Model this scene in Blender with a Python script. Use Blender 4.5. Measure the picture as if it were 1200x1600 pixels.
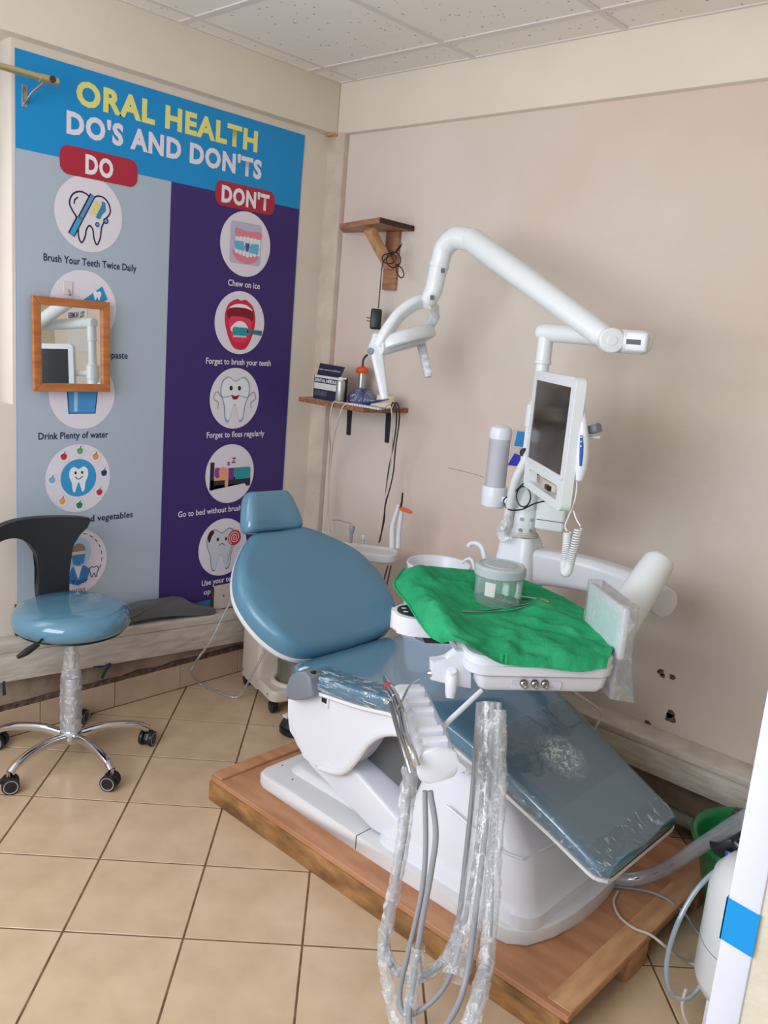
import bpy, bmesh, math, random
from mathutils import Matrix, Vector, noise
random.seed(7)
PI = math.pi
V = Vector
for o in list(bpy.data.objects):
    bpy.data.objects.remove(o)
scene = bpy.context.scene
COL = scene.collection

# ------------------------------------------------------------------ camera
CAM = V((-2.6111, -2.8089, 1.5216))
FPX = 1333.665
AZ, PITCH, ROLL = math.radians(42.14273), math.radians(-11.78468), math.radians(-4.87418)
_f = V((math.cos(PITCH)*math.cos(AZ), math.cos(PITCH)*math.sin(AZ), math.sin(PITCH)))
_r = _f.cross(V((0, 0, 1))).normalized()
_d = _f.cross(_r)
CR = _r*math.cos(ROLL) + _d*math.sin(ROLL)
CD = -_r*math.sin(ROLL) + _d*math.cos(ROLL)
CF = _f
cam_data = bpy.data.cameras.new('camera')
cam = bpy.data.objects.new('camera', cam_data)
COL.objects.link(cam)
cam_data.sensor_fit = 'VERTICAL'
cam_data.sensor_height = 36.0
cam_data.lens = 36.0*FPX/1600.0
cam_data.clip_start = 0.02
_m = Matrix((CR, -CD, -CF)).transposed().to_4x4()
_m.translation = CAM
cam.matrix_world = _m
scene.camera = cam

# ------------------------------------------------------------------ light
scene.view_settings.view_transform = 'Standard'
scene.view_settings.look = 'None'
scene.view_settings.gamma = 1.0
scene.view_settings.use_curve_mapping = False
scene.view_settings.exposure = 0.1
world = bpy.data.worlds.new('world')
scene.world = world
world.use_nodes = True
wb = world.node_tree.nodes['Background']
wb.inputs[0].default_value = (0.86, 0.94, 1.06, 1)
wb.inputs[1].default_value = 0.74


def area(name, loc, target, sx, sy, power, color):
    d = bpy.data.lights.new(name, 'AREA')
    d.shape = 'RECTANGLE'
    d.size, d.size_y, d.energy, d.color = sx, sy, power, color
    o = bpy.data.objects.new(name, d)
    COL.objects.link(o)
    o.location = loc
    o.rotation_euler = (V(target)-V(loc)).to_track_quat('-Z', 'Y').to_euler()
    return o


# daylight through the window of the side wall (left of the photographer) and the curtained window
area('side_window_daylight', (-3.42, -1.55, 1.75), (0, -1.45, 0.95), 1.9, 1.25, 50, (0.93, 0.975, 1.04))
area('curtained_window_daylight', (-2.25, 0.16, 1.72), (-2.0, -2.0, 0.7), 1.2, 0.95, 9, (0.98, 0.95, 0.94))

# ------------------------------------------------------------------ pixel of the photograph -> point at a known plane


def ray(u, v):
    return CR*((u-600)/FPX) + CD*((v-800)/FPX) + CF


def PX(u, v, x):
    d = ray(u, v)
    return CAM + d*((x-CAM.x)/d.x)


def PY(u, v, y):
    d = ray(u, v)
    return CAM + d*((y-CAM.y)/d.y)


def PZ(u, v, z):
    d = ray(u, v)
    return CAM + d*((z-CAM.z)/d.z)


# ------------------------------------------------------------------ materials
def lin(c):
    r = []
    for x in c:
        x /= 255.0
        r.append(x/12.92 if x <= 0.04045 else ((x+0.055)/1.055)**2.4)
    return tuple(r)


def nd(nt, t, **kw):
    n = nt.nodes.new(t)
    for k, v in kw.items():
        setattr(n, k, v)
    return n


def mat(name, rgb, rough=0.5, metal=0.0, var=0.0, scale=6.0, rgb2=None, bump=0.0, bscale=60.0, coat=0.0,
        spec=0.5, trans=0.0, stretch=None, alpha=1.0, lo=0.35, hi=0.65, detail=6.0, ior=1.45, emit=0.0):
    m = bpy.data.materials.new(name)
    m.use_nodes = True
    nt = m.node_tree
    b = nt.nodes['Principled BSDF']
    c = lin(rgb)
    b.inputs['Base Color'].default_value = (*c, 1)
    b.inputs['Roughness'].default_value = rough
    b.inputs['Metallic'].default_value = metal
    b.inputs['Specular IOR Level'].default_value = spec
    b.inputs['IOR'].default_value = ior
    b.inputs['Transmission Weight'].default_value = trans
    b.inputs['Alpha'].default_value = alpha
    b.inputs['Coat Weight'].default_value = coat
    b.inputs['Coat Roughness'].default_value = 0.06
    if emit:
        b.inputs['Emission Color'].default_value = (*c, 1)
        b.inputs['Emission Strength'].default_value = emit
    tc = nd(nt, 'ShaderNodeTexCoord')
    mp = nd(nt, 'ShaderNodeMapping')
    nt.links.new(tc.outputs['Object'], mp.inputs['Vector'])
    if stretch:
        mp.inputs['Scale'].default_value = stretch
    if var > 0 or rgb2:
        n = nd(nt, 'ShaderNodeTexNoise')
        n.inputs['Scale'].default_value = scale
        n.inputs['Detail'].default_value = detail
        nt.links.new(mp.outputs[0], n.inputs['Vector'])
        r = nd(nt, 'ShaderNodeValToRGB')
        c2 = lin(rgb2) if rgb2 else tuple(x*(1-var) for x in c)
        r.color_ramp.elements[0].position, r.color_ramp.elements[1].position = lo, hi
        r.color_ramp.elements[0].color = (*c2, 1)
        r.color_ramp.elements[1].color = (*c, 1)
        nt.links.new(n.outputs['Fac'], r.inputs['Fac'])
        nt.links.new(r.outputs['Color'], b.inputs['Base Color'])
    if bump > 0:
        n2 = nd(nt, 'ShaderNodeTexNoise')
        n2.inputs['Scale'].default_value = bscale
        n2.inputs['Detail'].default_value = 4
        nt.links.new(mp.outputs[0], n2.inputs['Vector'])
        bp = nd(nt, 'ShaderNodeBump')
        bp.inputs['Strength'].default_value = bump
        bp.inputs['Distance'].default_value = 0.01
        nt.links.new(n2.outputs['Fac'], bp.inputs['Height'])
        nt.links.new(bp.outputs['Normal'], b.inputs['Normal'])
    return m


def film(name, rgb=(235, 238, 242), gloss=0.22, milky=0.12, bump=0.6, bscale=55.0, streak=0.0, sscale=30.0, stretch=(1, 1, 1), slope=0.45, fall=0.0, s0=0.52, s1=0.75):
    """clear crumpled plastic: mostly transparent, some gloss, a little milky scatter"""
    m = bpy.data.materials.new(name)
    m.use_nodes = True
    nt = m.node_tree
    nt.nodes.remove(nt.nodes['Principled BSDF'])
    out = nt.nodes['Material Output']
    tr = nd(nt, 'ShaderNodeBsdfTransparent')
    tr.inputs[0].default_value = (0.97, 0.98, 0.99, 1)
    gl = nd(nt, 'ShaderNodeBsdfGlossy')
    gl.inputs['Roughness'].default_value = 0.12
    df = nd(nt, 'ShaderNodeBsdfDiffuse')
    df.inputs[0].default_value = (*lin(rgb), 1)
    m1 = nd(nt, 'ShaderNodeMixShader')
    m2 = nd(nt, 'ShaderNodeMixShader')
    tc = nd(nt, 'ShaderNodeTexCoord')
    n = nd(nt, 'ShaderNodeTexNoise')
    n.inputs['Scale'].default_value = bscale
    n.inputs['Detail'].default_value = 3
    nt.links.new(tc.outputs['Object'], n.inputs['Vector'])
    bp = nd(nt, 'ShaderNodeBump')
    bp.inputs['Strength'].default_value = bump
    bp.inputs['Distance'].default_value = 0.02
    nt.links.new(n.outputs['Fac'], bp.inputs['Height'])
    nt.links.new(bp.outputs['Normal'], gl.inputs['Normal'])
    lw = nd(nt, 'ShaderNodeLayerWeight')
    lw.inputs['Blend'].default_value = 0.3
    nt.links.new(bp.outputs['Normal'], lw.inputs['Normal'])
    mul = nd(nt, 'ShaderNodeMath', operation='MULTIPLY_ADD')
    mul.inputs[1].default_value = slope
    mul.inputs[2].default_value = gloss*0.4
    nt.links.new(lw.outputs['Fresnel'], mul.inputs[0])
    m1.inputs[0].default_value = milky
    if streak:      # white streaks mixed in, painting highlights along the wrinkles
        n3 = nd(nt, 'ShaderNodeTexNoise')
        n3.inputs['Scale'].default_value = sscale
        n3.inputs['Detail'].default_value = 5
        n3.inputs['Distortion'].default_value = 1.2
        mp = nd(nt, 'ShaderNodeMapping')
        mp.inputs['Scale'].default_value = stretch
        nt.links.new(tc.outputs['Object'], mp.inputs['Vector'])
        nt.links.new(mp.outputs[0], n3.inputs['Vector'])
        rp = nd(nt, 'ShaderNodeMapRange')
        rp.inputs[1].default_value = s0
        rp.inputs[2].default_value = s1
        rp.inputs[3].default_value = milky
        rp.inputs[4].default_value = milky+streak
        nt.links.new(n3.outputs['Fac'], rp.inputs[0])
        if fall:    # crumpling dies away from the middle of the patch
            ln = nd(nt, 'ShaderNodeVectorMath', operation='LENGTH')
            nt.links.new(tc.outputs['Object'], ln.inputs[0])
            fr = nd(nt, 'ShaderNodeMapRange')
            fr.inputs[1].default_value = fall*0.35
            fr.inputs[2].default_value = fall
            fr.inputs[3].default_value = 1.0
            fr.inputs[4].default_value = 0.0
            nt.links.new(ln.outputs['Value'], fr.inputs[0])
            mm = nd(nt, 'ShaderNodeMath', operation='MULTIPLY')
            nt.links.new(rp.outputs[0], mm.inputs[0])
            nt.links.new(fr.outputs[0], mm.inputs[1])
            nt.links.new(mm.outputs[0], m1.inputs[0])
        else:
            nt.links.new(rp.outputs[0], m1.inputs[0])
    nt.links.new(tr.outputs[0], m1.inputs[1])
    nt.links.new(df.outputs[0], m1.inputs[2])
    nt.links.new(mul.outputs[0], m2.inputs[0])
    nt.links.new(m1.outputs[0], m2.inputs[1])
    nt.links.new(gl.outputs[0], m2.inputs[2])
    nt.links.new(m2.outputs[0], out.inputs[0])
    return m


M = {}
M['wall_r'] = mat('wall_plaster_pinkish_cream', (216, 205, 193), 0.75, var=0.10, scale=1.3, bump=0.25, bscale=18, rgb2=(213, 193, 180), spec=0.3)
M['wall_l'] = mat('wall_paint_cream', (222, 211, 197), 0.7, var=0.06, scale=3, bump=0.2, bscale=14, spec=0.3)
M['beam'] = mat('beam_paint_cream', (228, 217, 199), 0.6, var=0.05, scale=3, bump=0.2, bscale=10, spec=0.35)
M['plaster_low'] = mat('dirty_plaster', (168, 148, 128), 0.85, rgb2=(128, 108, 90), scale=9, bump=0.4, bscale=30)
M['mortar'] = mat('rough_mortar', (112, 92, 76), 0.95, rgb2=(70, 56, 46), scale=40, bump=0.9, bscale=90)
M['ledge'] = mat('ledge_white_paint_on_wood', (214, 207, 196), 0.55, rgb2=(190, 180, 166), scale=9, stretch=(1, 1, 6), bump=0.15, bscale=25)
M['tile'] = mat('floor_tile_beige', (208, 182, 152), 0.2, rgb2=(192, 166, 136), scale=8, lo=0.3, hi=0.7, spec=0.5, detail=9)
M['skirt'] = mat('skirting_tile_beige', (196, 172, 146), 0.35, rgb2=(180, 154, 128), scale=10, lo=0.3, hi=0.7)
M['grout'] = mat('grout_brown', (120, 90, 64), 0.9, rgb2=(92, 66, 46), scale=30)
M['ceil'] = None
M['gridbar'] = mat('ceiling_grid_white', (216, 212, 206), 0.45)
M['jamb'] = mat('white_gloss_door_frame', (214, 214, 224), 0.4, bump=0.2, bscale=16)
M['tape'] = mat('blue_tape', (0, 140, 205), 0.4)
M['white'] = mat('white_plastic', (222, 223, 231), 0.28, spec=0.5)
M['white_l'] = mat('white_enamel', (224, 228, 230), 0.25, spec=0.5)
M['white_w'] = mat('warm_white_plastic', (220, 219, 221), 0.35)
M['cream_pl'] = mat('cream_plastic', (205, 192, 178), 0.45)
M['grey_pl'] = mat('grey_plastic', (120, 126, 138), 0.4)
M['midgrey'] = mat('mid_grey_rubber', (96, 98, 100), 0.5)
M['greyhose'] = mat('grey_hose', (150, 152, 158), 0.35)
M['palecord'] = mat('pale_cord', (198, 190, 178), 0.5)
M['black'] = mat('black_plastic', (26, 27, 30), 0.35)
M['blackm'] = mat('black_matt_plastic', (38, 41, 46), 0.5)
M['vinyl'] = mat('blue_vinyl', (84, 129, 153), 0.3, spec=0.55, coat=0.15)
M['vinylg'] = mat('blue_vinyl_glossy', (88, 132, 156), 0.14, spec=0.6, coat=0.6)
M['chrome'] = mat('chrome', (215, 215, 218), 0.08, metal=1.0)
M['steel'] = mat('steel', (190, 190, 192), 0.25, metal=1.0)
M['brass'] = mat('brass', (224, 208, 160), 0.3, metal=1.0)
M['gold'] = mat('gold', (215, 185, 80), 0.2, metal=1.0)
M['ply'] = mat('plywood_reddish', (192, 140, 104), 0.6, rgb2=(170, 116, 82), scale=7, stretch=(3, 0.7, 3), detail=10, bump=0.1, bscale=40)
M['timber'] = mat('stained_timber', (176, 128, 78), 0.6, rgb2=(114, 78, 46), scale=13, stretch=(1, 0.8, 2.0), lo=0.32, hi=0.68, detail=9, bump=0.2, bscale=40)
M['batten'] = mat('pale_batten', (206, 160, 118), 0.6, rgb2=(180, 130, 92), scale=10, stretch=(0.6, 3, 3), bump=0.1)
M['wood_sh'] = mat('shelf_wood', (178, 130, 98), 0.5, rgb2=(150, 102, 72), scale=14, stretch=(0.6, 0.6, 5))
M['wood_dk'] = mat('dark_board_edge', (74, 54, 42), 0.8, rgb2=(48, 36, 28), scale=60)
M['chip'] = mat('chipboard_edge', (160, 108, 72), 0.8, rgb2=(118, 74, 48), scale=70)
M['frame_w'] = mat('orange_brown_wood', (186, 118, 66), 0.4, rgb2=(158, 92, 48), scale=10, stretch=(1, 1, 4))
M['mirror'] = mat('mirror_glass', (235, 238, 236), 0.01, metal=1.0)
M['green'] = mat('green_surgical_cloth', (52, 166, 112), 0.85, rgb2=(34, 144, 94), scale=9, bump=0.9, bscale=26, spec=0.15)
M['basin'] = mat('green_basin', (22, 120, 66), 0.3, spec=0.5)
M['screen'] = mat('dark_screen', (38, 36, 36), 0.12, spec=0.6)
M['blue_b'] = mat('blue_button', (34, 92, 178), 0.4)
M['orange'] = mat('orange_shield', (232, 110, 28), 0.25, spec=0.5)
M['orange_d'] = mat('deep_orange_shield', (212, 84, 34), 0.3)
M['navy'] = mat('navy_card', (40, 42, 66), 0.5)
M['card'] = mat('white_card', (212, 208, 204), 0.5)
M['spray'] = mat('spray_can_metal', (178, 180, 176), 0.3, metal=0.6)
M['stone'] = mat('cream_plaster_model', (226, 212, 182), 0.6)
M['film'] = film('clear_film', bump=0.25, bscale=18, milky=0.02, gloss=0.25)
M['film_cr'] = film('crumpled_clear_film', bump=0.8, bscale=60, milky=0.0, gloss=0.12, streak=0.55, sscale=42, stretch=(1.6, .8, 1), slope=0.16, s0=0.56, s1=0.72, rgb=(225, 240, 248))
M['film_pt'] = film('crumpled_clear_film_patch', bump=0.8, bscale=60, milky=0.12, gloss=0.08, streak=0.85, sscale=60, stretch=(1, 1.4, 1), slope=0.08, fall=0.085, s0=0.42, s1=0.68, rgb=(225, 238, 238))
M['film_st'] = film('stretched_clear_film', bump=0.6, bscale=40, milky=0.0, gloss=0.3, streak=0.75, sscale=34, stretch=(3, .30, 3), slope=0.3, s0=0.55, s1=0.68, rgb=(240, 246, 250))  # white streaks painted in for the window's reflection along the seat edge
M['bag'] = film('clear_bag', bump=0.35, bscale=22, milky=0.14, gloss=0.25, streak=0.3, sscale=20, rgb=(240, 242, 248))
M['sleeve_big'] = film('clear_hose_bundle_sleeve', bump=0.5, bscale=24, milky=0.20, gloss=0.15, streak=0.5, sscale=60, stretch=(1, 1, .10), slope=0.22, rgb=(250, 251, 254))
M['sleeve'] = film('clear_plastic_sleeve', bump=0.7, bscale=45, milky=0.22, gloss=0.15, streak=0.5, sscale=34, slope=0.22, rgb=(250, 251, 254))
M['clearhose'] = film('clear_hose', bump=0.05, bscale=10, milky=0.33, gloss=0.3, rgb=(190, 198, 204))
M['jar'] = film('clear_jar', bump=0.05, bscale=8, milky=0.3, gloss=0.3, rgb=(200, 214, 216))
M['bottle'] = film('grey_green_bottle', bump=0.03, bscale=8, milky=0.55, gloss=0.25, rgb=(104, 104, 86))
M['frost'] = film('frosted_tube', bump=0.05, bscale=10, milky=0.62, gloss=0.2, rgb=(214, 210, 216))
M['bluebag'] = film('blue_plastic_bag', bump=0.9, bscale=50, milky=0.5, gloss=0.5, rgb=(60, 90, 150))
M['bluetube'] = film('bluish_clear_tube', bump=0.02, bscale=10, milky=0.5, gloss=0.3, rgb=(168, 190, 206))
M['lid'] = mat('grey_lid', (176, 184, 188), 0.4)
M['scar'] = mat('chipped_plaster_scar', (112, 98, 84), 0.95, rgb2=(70, 60, 52), scale=50, bump=0.8)
M['curtain'] = mat('dark_brown_window_frame', (70, 46, 44), 0.6)
M['dirtpipe'] = mat('pale_green_pipe', (160, 170, 158), 0.6, rgb2=(140, 138, 124), scale=12)


def ceil_mat():
    m = mat('ceiling_tile_speckled', (236, 232, 224), 0.8, spec=0.2)
    nt = m.node_tree
    b = nt.nodes['Principled BSDF']
    tc = nt.nodes['Texture Coordinate']
    n1 = nd(nt, 'ShaderNodeTexVoronoi')
    n1.inputs['Scale'].default_value = 42
    n2 = nd(nt, 'ShaderNodeTexNoise')
    n2.inputs['Scale'].default_value = 34
    nt.links.new(tc.outputs['Object'], n1.inputs['Vector'])
    nt.links.new(tc.outputs['Object'], n2.inputs['Vector'])
    a = nd(nt, 'ShaderNodeMath', operation='LESS_THAN')
    a.inputs[1].default_value = 0.2
    nt.links.new(n1.outputs['Distance'], a.inputs[0])
    c = nd(nt, 'ShaderNodeMath', operation='GREATER_THAN')
    c.inputs[1].default_value = 0.55
    nt.links.new(n2.outputs['Fac'], c.inputs[0])
    d = nd(nt, 'ShaderNodeMath', operation='MULTIPLY')
    nt.links.new(a.outputs[0], d.inputs[0])
    nt.links.new(c.outputs[0], d.inputs[1])
    mx = nd(nt, 'ShaderNodeMix', data_type='RGBA')
    mx.inputs[6].default_value = (*lin((236, 232, 224)), 1)
    mx.inputs[7].default_value = (*lin((172, 164, 156)), 1)
    nt.links.new(d.outputs[0], mx.inputs[0])
    nt.links.new(mx.outputs[2], b.inputs['Base Color'])
    return m


M['ceil'] = ceil_mat()

# ------------------------------------------------------------------ object helpers
WLOC = {}


def empty(name, loc, label=None, cat=None, group=None, kind=None):
    o = bpy.data.objects.new(name, None)
    COL.objects.link(o)
    o.location = loc
    o.empty_display_size = 0.05
    WLOC[o] = V(loc)
    tag(o, label, cat, group, kind)
    return o


def tag(o, label=None, cat=None, group=None, kind=None):
    if label:
        o['label'] = label
    if cat:
        o['category'] = cat
    if group:
        o['group'] = group
    if kind:
        o['kind'] = kind
    return o


def link(name, me, m, parent=None, c=None):
    o = bpy.data.objects.new(name, me)
    COL.objects.link(o)
    c = c or V((0, 0, 0))
    WLOC[o] = V(c)
    if parent:
        o.parent = parent
        o.location = V(c) - WLOC[parent]
    else:
        o.location = c
    if m and not me.materials:
        me.materials.append(m)
    return o


def obj(name, bm, m, parent=None, smooth=35, label=None, cat=None, group=None, kind=None):
    bmesh.ops.remove_doubles(bm, verts=bm.verts[:], dist=1e-6)
    bmesh.ops.recalc_face_normals(bm, faces=bm.faces[:])
    me = bpy.data.meshes.new(name)
    lo = V((1e9,)*3)
    hi = V((-1e9,)*3)
    for v in bm.verts:
        for i in range(3):
            lo[i] = min(lo[i], v.co[i])
            hi[i] = max(hi[i], v.co[i])
    c = (lo+hi)/2
    for v in bm.verts:
        v.co -= c
    bm.to_mesh(me)
    bm.free()
    if smooth:
        for p in me.polygons:
            p.use_smooth = True
        me.set_sharp_from_angle(angle=math.radians(smooth))
    return tag(link(name, me, m, parent, c), label, cat, group, kind)


def NB():
    return bmesh.new()


def frame(o, x, y=None, z=None):
    """matrix with origin o and local axes x, y, z (y or z may be derived)"""
    x = V(x).normalized()
    if z is None:
        y = V(y)
        z = x.cross(y).normalized()
        y = z.cross(x)
    else:
        z = V(z)
        y = z.cross(x).normalized()
        z = x.cross(y)
    m = Matrix((x, y, z)).transposed().to_4x4()
    m.translation = V(o)
    return m


def box(bm, lo, hi, bev=0.0, seg=2, mx=None):
    r = bmesh.ops.create_cube(bm, size=1.0)
    vs = r['verts']
    lo, hi = V(lo), V(hi)
    c, s = (lo+hi)/2, hi-lo
    for v in vs:
        v.co = V((v.co.x*s.x, v.co.y*s.y, v.co.z*s.z)) + c
    if bev:
        es = set(e for v in vs for e in v.link_edges)
        r2 = bmesh.ops.bevel(bm, geom=list(es), offset=bev, segments=seg, affect='EDGES', profile=0.5)
        vs = list(set(vs) & set(v for v in bm.verts if v.is_valid)) + r2['verts']
        vs = [v for v in set(vs) if v.is_valid]
    if mx:
        for v in vs:
            v.co = mx @ v.co
    return vs


def cat_rom(pts, n=8, closed=False):
    P = [V(p) for p in pts]
    if len(P) < 3 and not closed:
        return [P[0].lerp(P[-1], i/n) for i in range(n+1)]
    out = []
    N = len(P)
    rng = N if closed else N-1
    for i in range(rng):
        if closed:
            p0, p1, p2, p3 = P[i-1], P[i], P[(i+1) % N], P[(i+2) % N]
        else:
            p1, p2 = P[i], P[i+1]
            p0 = P[i-1] if i > 0 else p1*2-p2
            p3 = P[i+2] if i+2 < N else p2*2-p1
        for k in range(n):
            t = k/n
            out.append(0.5*((2*p1) + (p2-p0)*t + (2*p0-5*p1+4*p2-p3)*t*t + (3*p1-p0-3*p2+p3)*t**3))
    if not closed:
        out.append(P[-1])
    return out


def tube(bm, pts, r, seg=12, cap=True, closed=False, rough=0.0, sx=1.0):
    pts = [V(p) for p in pts]
    n = len(pts)
    rad = (lambda i: r) if not isinstance(r, (list, tuple)) else (lambda i: r[i] if len(r) == n else
          r[min(int(i/(n-1)*(len(r)-1)), len(r)-2)]*(1-((i/(n-1)*(len(r)-1)) % 1 if i < n-1 else 1)) +
          r[min(int(i/(n-1)*(len(r)-1)), len(r)-2)+1]*((i/(n-1)*(len(r)-1)) % 1 if i < n-1 else 1))
    rings = []
    prev = None
    for i, p in enumerate(pts):
        if closed:
            t = (pts[(i+1) % n]-pts[i-1]).normalized()
        else:
            t = (pts[min(i+1, n-1)]-pts[max(i-1, 0)]).normalized()
        if prev is None:
            a = V((0, 0, 1)) if abs(t.z) < 0.9 else V((1, 0, 0))
            prev = a.cross(t).normalized()
        prev = (prev - t*prev.dot(t)).normalized()
        b = t.cross(prev)
        ring = []
        for k in range(seg):
            a = 2*PI*k/seg
            q = rad(i)
            if rough:
                q *= 1 + rough*noise.noise(V((p.x*45+k*1.3, p.y*45, p.z*45)))*2
            ring.append(bm.verts.new(p + prev*math.cos(a)*q*sx + b*math.sin(a)*q))
        rings.append(ring)
    m = n if closed else n-1
    for i in range(m):
        A, B = rings[i], rings[(i+1) % n]
        for k in range(seg):
            bm.faces.new((A[k], A[(k+1) % seg], B[(k+1) % seg], B[k]))
    if cap and not closed:
        bm.faces.new(rings[0][::-1])
        bm.faces.new(rings[-1])


def lathe(bm, prof, mx=None, seg=32, cap=(True, True), arc=1.0):
    rings = []
    mx = mx or Matrix()
    for r, z in prof:
        rings.append([bm.verts.new(mx @ V((r*math.cos(2*PI*k/seg), r*math.sin(2*PI*k/seg), z))) for k in range(seg)])
    for A, B in zip(rings, rings[1:]):
        for k in range(seg):
            bm.faces.new((A[k], A[(k+1) % seg], B[(k+1) % seg], B[k]))
    if cap[0] and prof[0][0] > 1e-5:
        bm.faces.new(rings[0][::-1])
    if cap[1] and prof[-1][0] > 1e-5:
        bm.faces.new(rings[-1])


def T(x, y, z):
    return Matrix.Translation((x, y, z))


def zto(p, d):
    """matrix at p whose local z points along d"""
    d = V(d).normalized()
    a = V((0, 0, 1)) if abs(d.z) < 0.9 else V((1, 0, 0))
    x = a.cross(d).normalized()
    return frame(p, x, z=d)


def cyl(bm, a, b, r, seg=20, bev=0.0, r2=None):
    a, b = V(a), V(b)
    h = (b-a).length
    r2 = r if r2 is None else r2
    if bev:
        pr = [(r-bev, 0), (r-bev*0.3, bev*0.3), (r, bev), (r2, h-bev), (r2-bev*0.3, h-bev*0.3), (r2-bev, h)]
    else:
        pr = [(r, 0), (r2, h)]
    lathe(bm, pr, zto(a, b-a), seg)


def loft(bm, rings, cap=True, closed_loop=False):
    R = [[bm.verts.new(V(p)) for p in ring] for ring in rings]
    n = len(R[0])
    for A, B in zip(R, R[1:]):
        for k in range(n):
            bm.faces.new((A[k], A[(k+1) % n], B[(k+1) % n], B[k]))
    if closed_loop:
        A, B = R[-1], R[0]
        for k in range(n):
            bm.faces.new((A[k], A[(k+1) % n], B[(k+1) % n], B[k]))
    elif cap:
        bm.faces.new(R[0][::-1])
        bm.faces.new(R[-1])


def prism(bm, poly, h, mx=None, bev=0.0, seg=2):
    """poly in local xy, from z=0 to z=h"""
    mx = mx or Matrix()
    a = [bm.verts.new(V((p[0], p[1], 0))) for p in poly]
    b = [bm.verts.new(V((p[0], p[1], h))) for p in poly]
    n = len(poly)
    f1 = bm.faces.new(a[::-1])
    f2 = bm.faces.new(b)
    for k in range(n):
        bm.faces.new((a[k], a[(k+1) % n], b[(k+1) % n], b[k]))
    vs = a+b
    if bev:
        es = list(f1.edges)+list(f2.edges)
        r = bmesh.ops.bevel(bm, geom=es, offset=bev, segments=seg, affect='EDGES', profile=0.5)
        vs = [v for v in set(vs+r['verts']) if v.is_valid]
    for v in vs:
        v.co = mx @ v.co


def rrect(x0, y0, x1, y1, r, n=5):
    out = []
    for cx, cy, a0 in ((x1-r, y1-r, 0), (x0+r, y1-r, 90), (x0+r, y0+r, 180), (x1-r, y0+r, 270)):
        for k in range(n+1):
            a = math.radians(a0+90*k/n)
            out.append((cx+r*math.cos(a), cy+r*math.sin(a)))
    return out


def ell(cx, cy, rx, ry, n=40, a0=0, a1=360):
    m = n if abs(a1-a0) >= 360 else n+1
    return [(cx+rx*math.cos(math.radians(a0+(a1-a0)*k/n)), cy+ry*math.sin(math.radians(a0+(a1-a0)*k/n))) for k in range(m)]


def pad(bm, outline, th, er, mx, dome=0.0, nr=5):
    """upholstered slab: outline in local xy, top at z=0 (crowned), bottom at z=-th, edge radius er"""
    n = len(outline)
    P = [V((p[0], p[1])) for p in outline]
    area2 = sum(P[i].x*P[(i+1) % n].y - P[(i+1) % n].x*P[i].y for i in range(n))
    if area2 < 0:
        P.reverse()
    N = []
    for i in range(n):
        t = (P[(i+1) % n]-P[i-1])
        N.append(V((t.y, -t.x)).normalized())
    c = sum(P, V((0, 0)))/n
    rings = []
    rings.append([(P[i].x, P[i].y, -th) for i in range(n)])
    rings.append([(P[i].x, P[i].y, -er) for i in range(n)])
    for k in range(1, nr+1):
        a = PI/2*k/nr
        off = er*(1-math.cos(a))
        z = -er+er*math.sin(a)
        rings.append([((P[i]-N[i]*off).x, (P[i]-N[i]*off).y, z) for i in range(n)])
    base = [V((p[0], p[1])) for p in rings[-1]]
    for k in range(1, 7):
        t = k/7
        rings.append([(c.x+(b.x-c.x)*(1-t), c.y+(b.y-c.y)*(1-t), dome*(1-(1-t)**2)) for b in base])
    loft(bm, [[mx @ V(p) for p in r] for r in rings])


def text_mesh(s, bold=0.0, sp=1.0):
    cu = bpy.data.curves.new('t', 'FONT')
    cu.body = s
    cu.size = 1.0
    cu.offset = bold
    cu.space_character = sp
    cu.resolution_u = 3
    o = bpy.data.objects.new('t', cu)
    COL.objects.link(o)
    dg = bpy.context.evaluated_depsgraph_get()
    dg.update()
    me = bpy.data.meshes.new_from_object(o.evaluated_get(dg))
    bpy.data.objects.remove(o)
    bpy.data.curves.remove(cu)
    return me


def text_words(name, s, x0, x1, z0, h, mx, m, parent, bold=0.0, cap=0.71, sp=1.0):
    """a line of lettering built word by word, spaced as the whole line"""
    def ext(t):
        me = text_mesh(t, bold, sp)
        r = (min(v.co.x for v in me.vertices), max(v.co.x for v in me.vertices))
        bpy.data.meshes.remove(me)
        return r
    lo, hi = ext(s)
    k = (x1-x0)/(hi-lo)
    pos = 0
    for w in s.split(' '):
        end = pos+len(w)
        b = ext(s[:end])[1]
        wl, wh = ext(w)
        text(name, w, x0+(b-(wh-wl)-lo)*k, x0+(b-lo)*k, z0, h, mx, m, parent, bold, cap, sp)
        pos = end+1


def text(name, s, x0, x1, z0, h, mx, m, parent, bold=0.0, cap=0.71, sp=1.0):
    """lettering fitted between local x0..x1, baseline local y=z0, capital height h; mx maps local xy to the surface"""
    me = text_mesh(s, bold, sp)
    me.name = name
    lo = min(v.co.x for v in me.vertices)
    hi = max(v.co.x for v in me.vertices)
    sx = (x1-x0)/(hi-lo)
    sy = h/cap
    pts = [mx @ V(((v.co.x-lo)*sx+x0, v.co.y*sy+z0, 0)) for v in me.vertices]
    c = sum(pts, V((0, 0, 0)))/len(pts)
    for v, p in zip(me.vertices, pts):
        v.co = p-c
    me.materials.clear()
    return link(name, me, m, parent, c)

# ================================================================== ROOM
WL = 0.05      # face of the poster wall
WR = 0.03      # face of the right wall
XW, YS = -3.45, -3.45
HC = 2.5147
HB = 2.318

# ---- floor: grout bed and 30 cm tiles laid diagonally
bm = NB()
box(bm, (XW, YS, -0.06), (WR+0.1, WL+0.1, -0.0014))
floor = obj('floor', bm, M['grout'], smooth=0, kind='structure', label='beige ceramic tile floor laid diagonally with brown grout')


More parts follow.
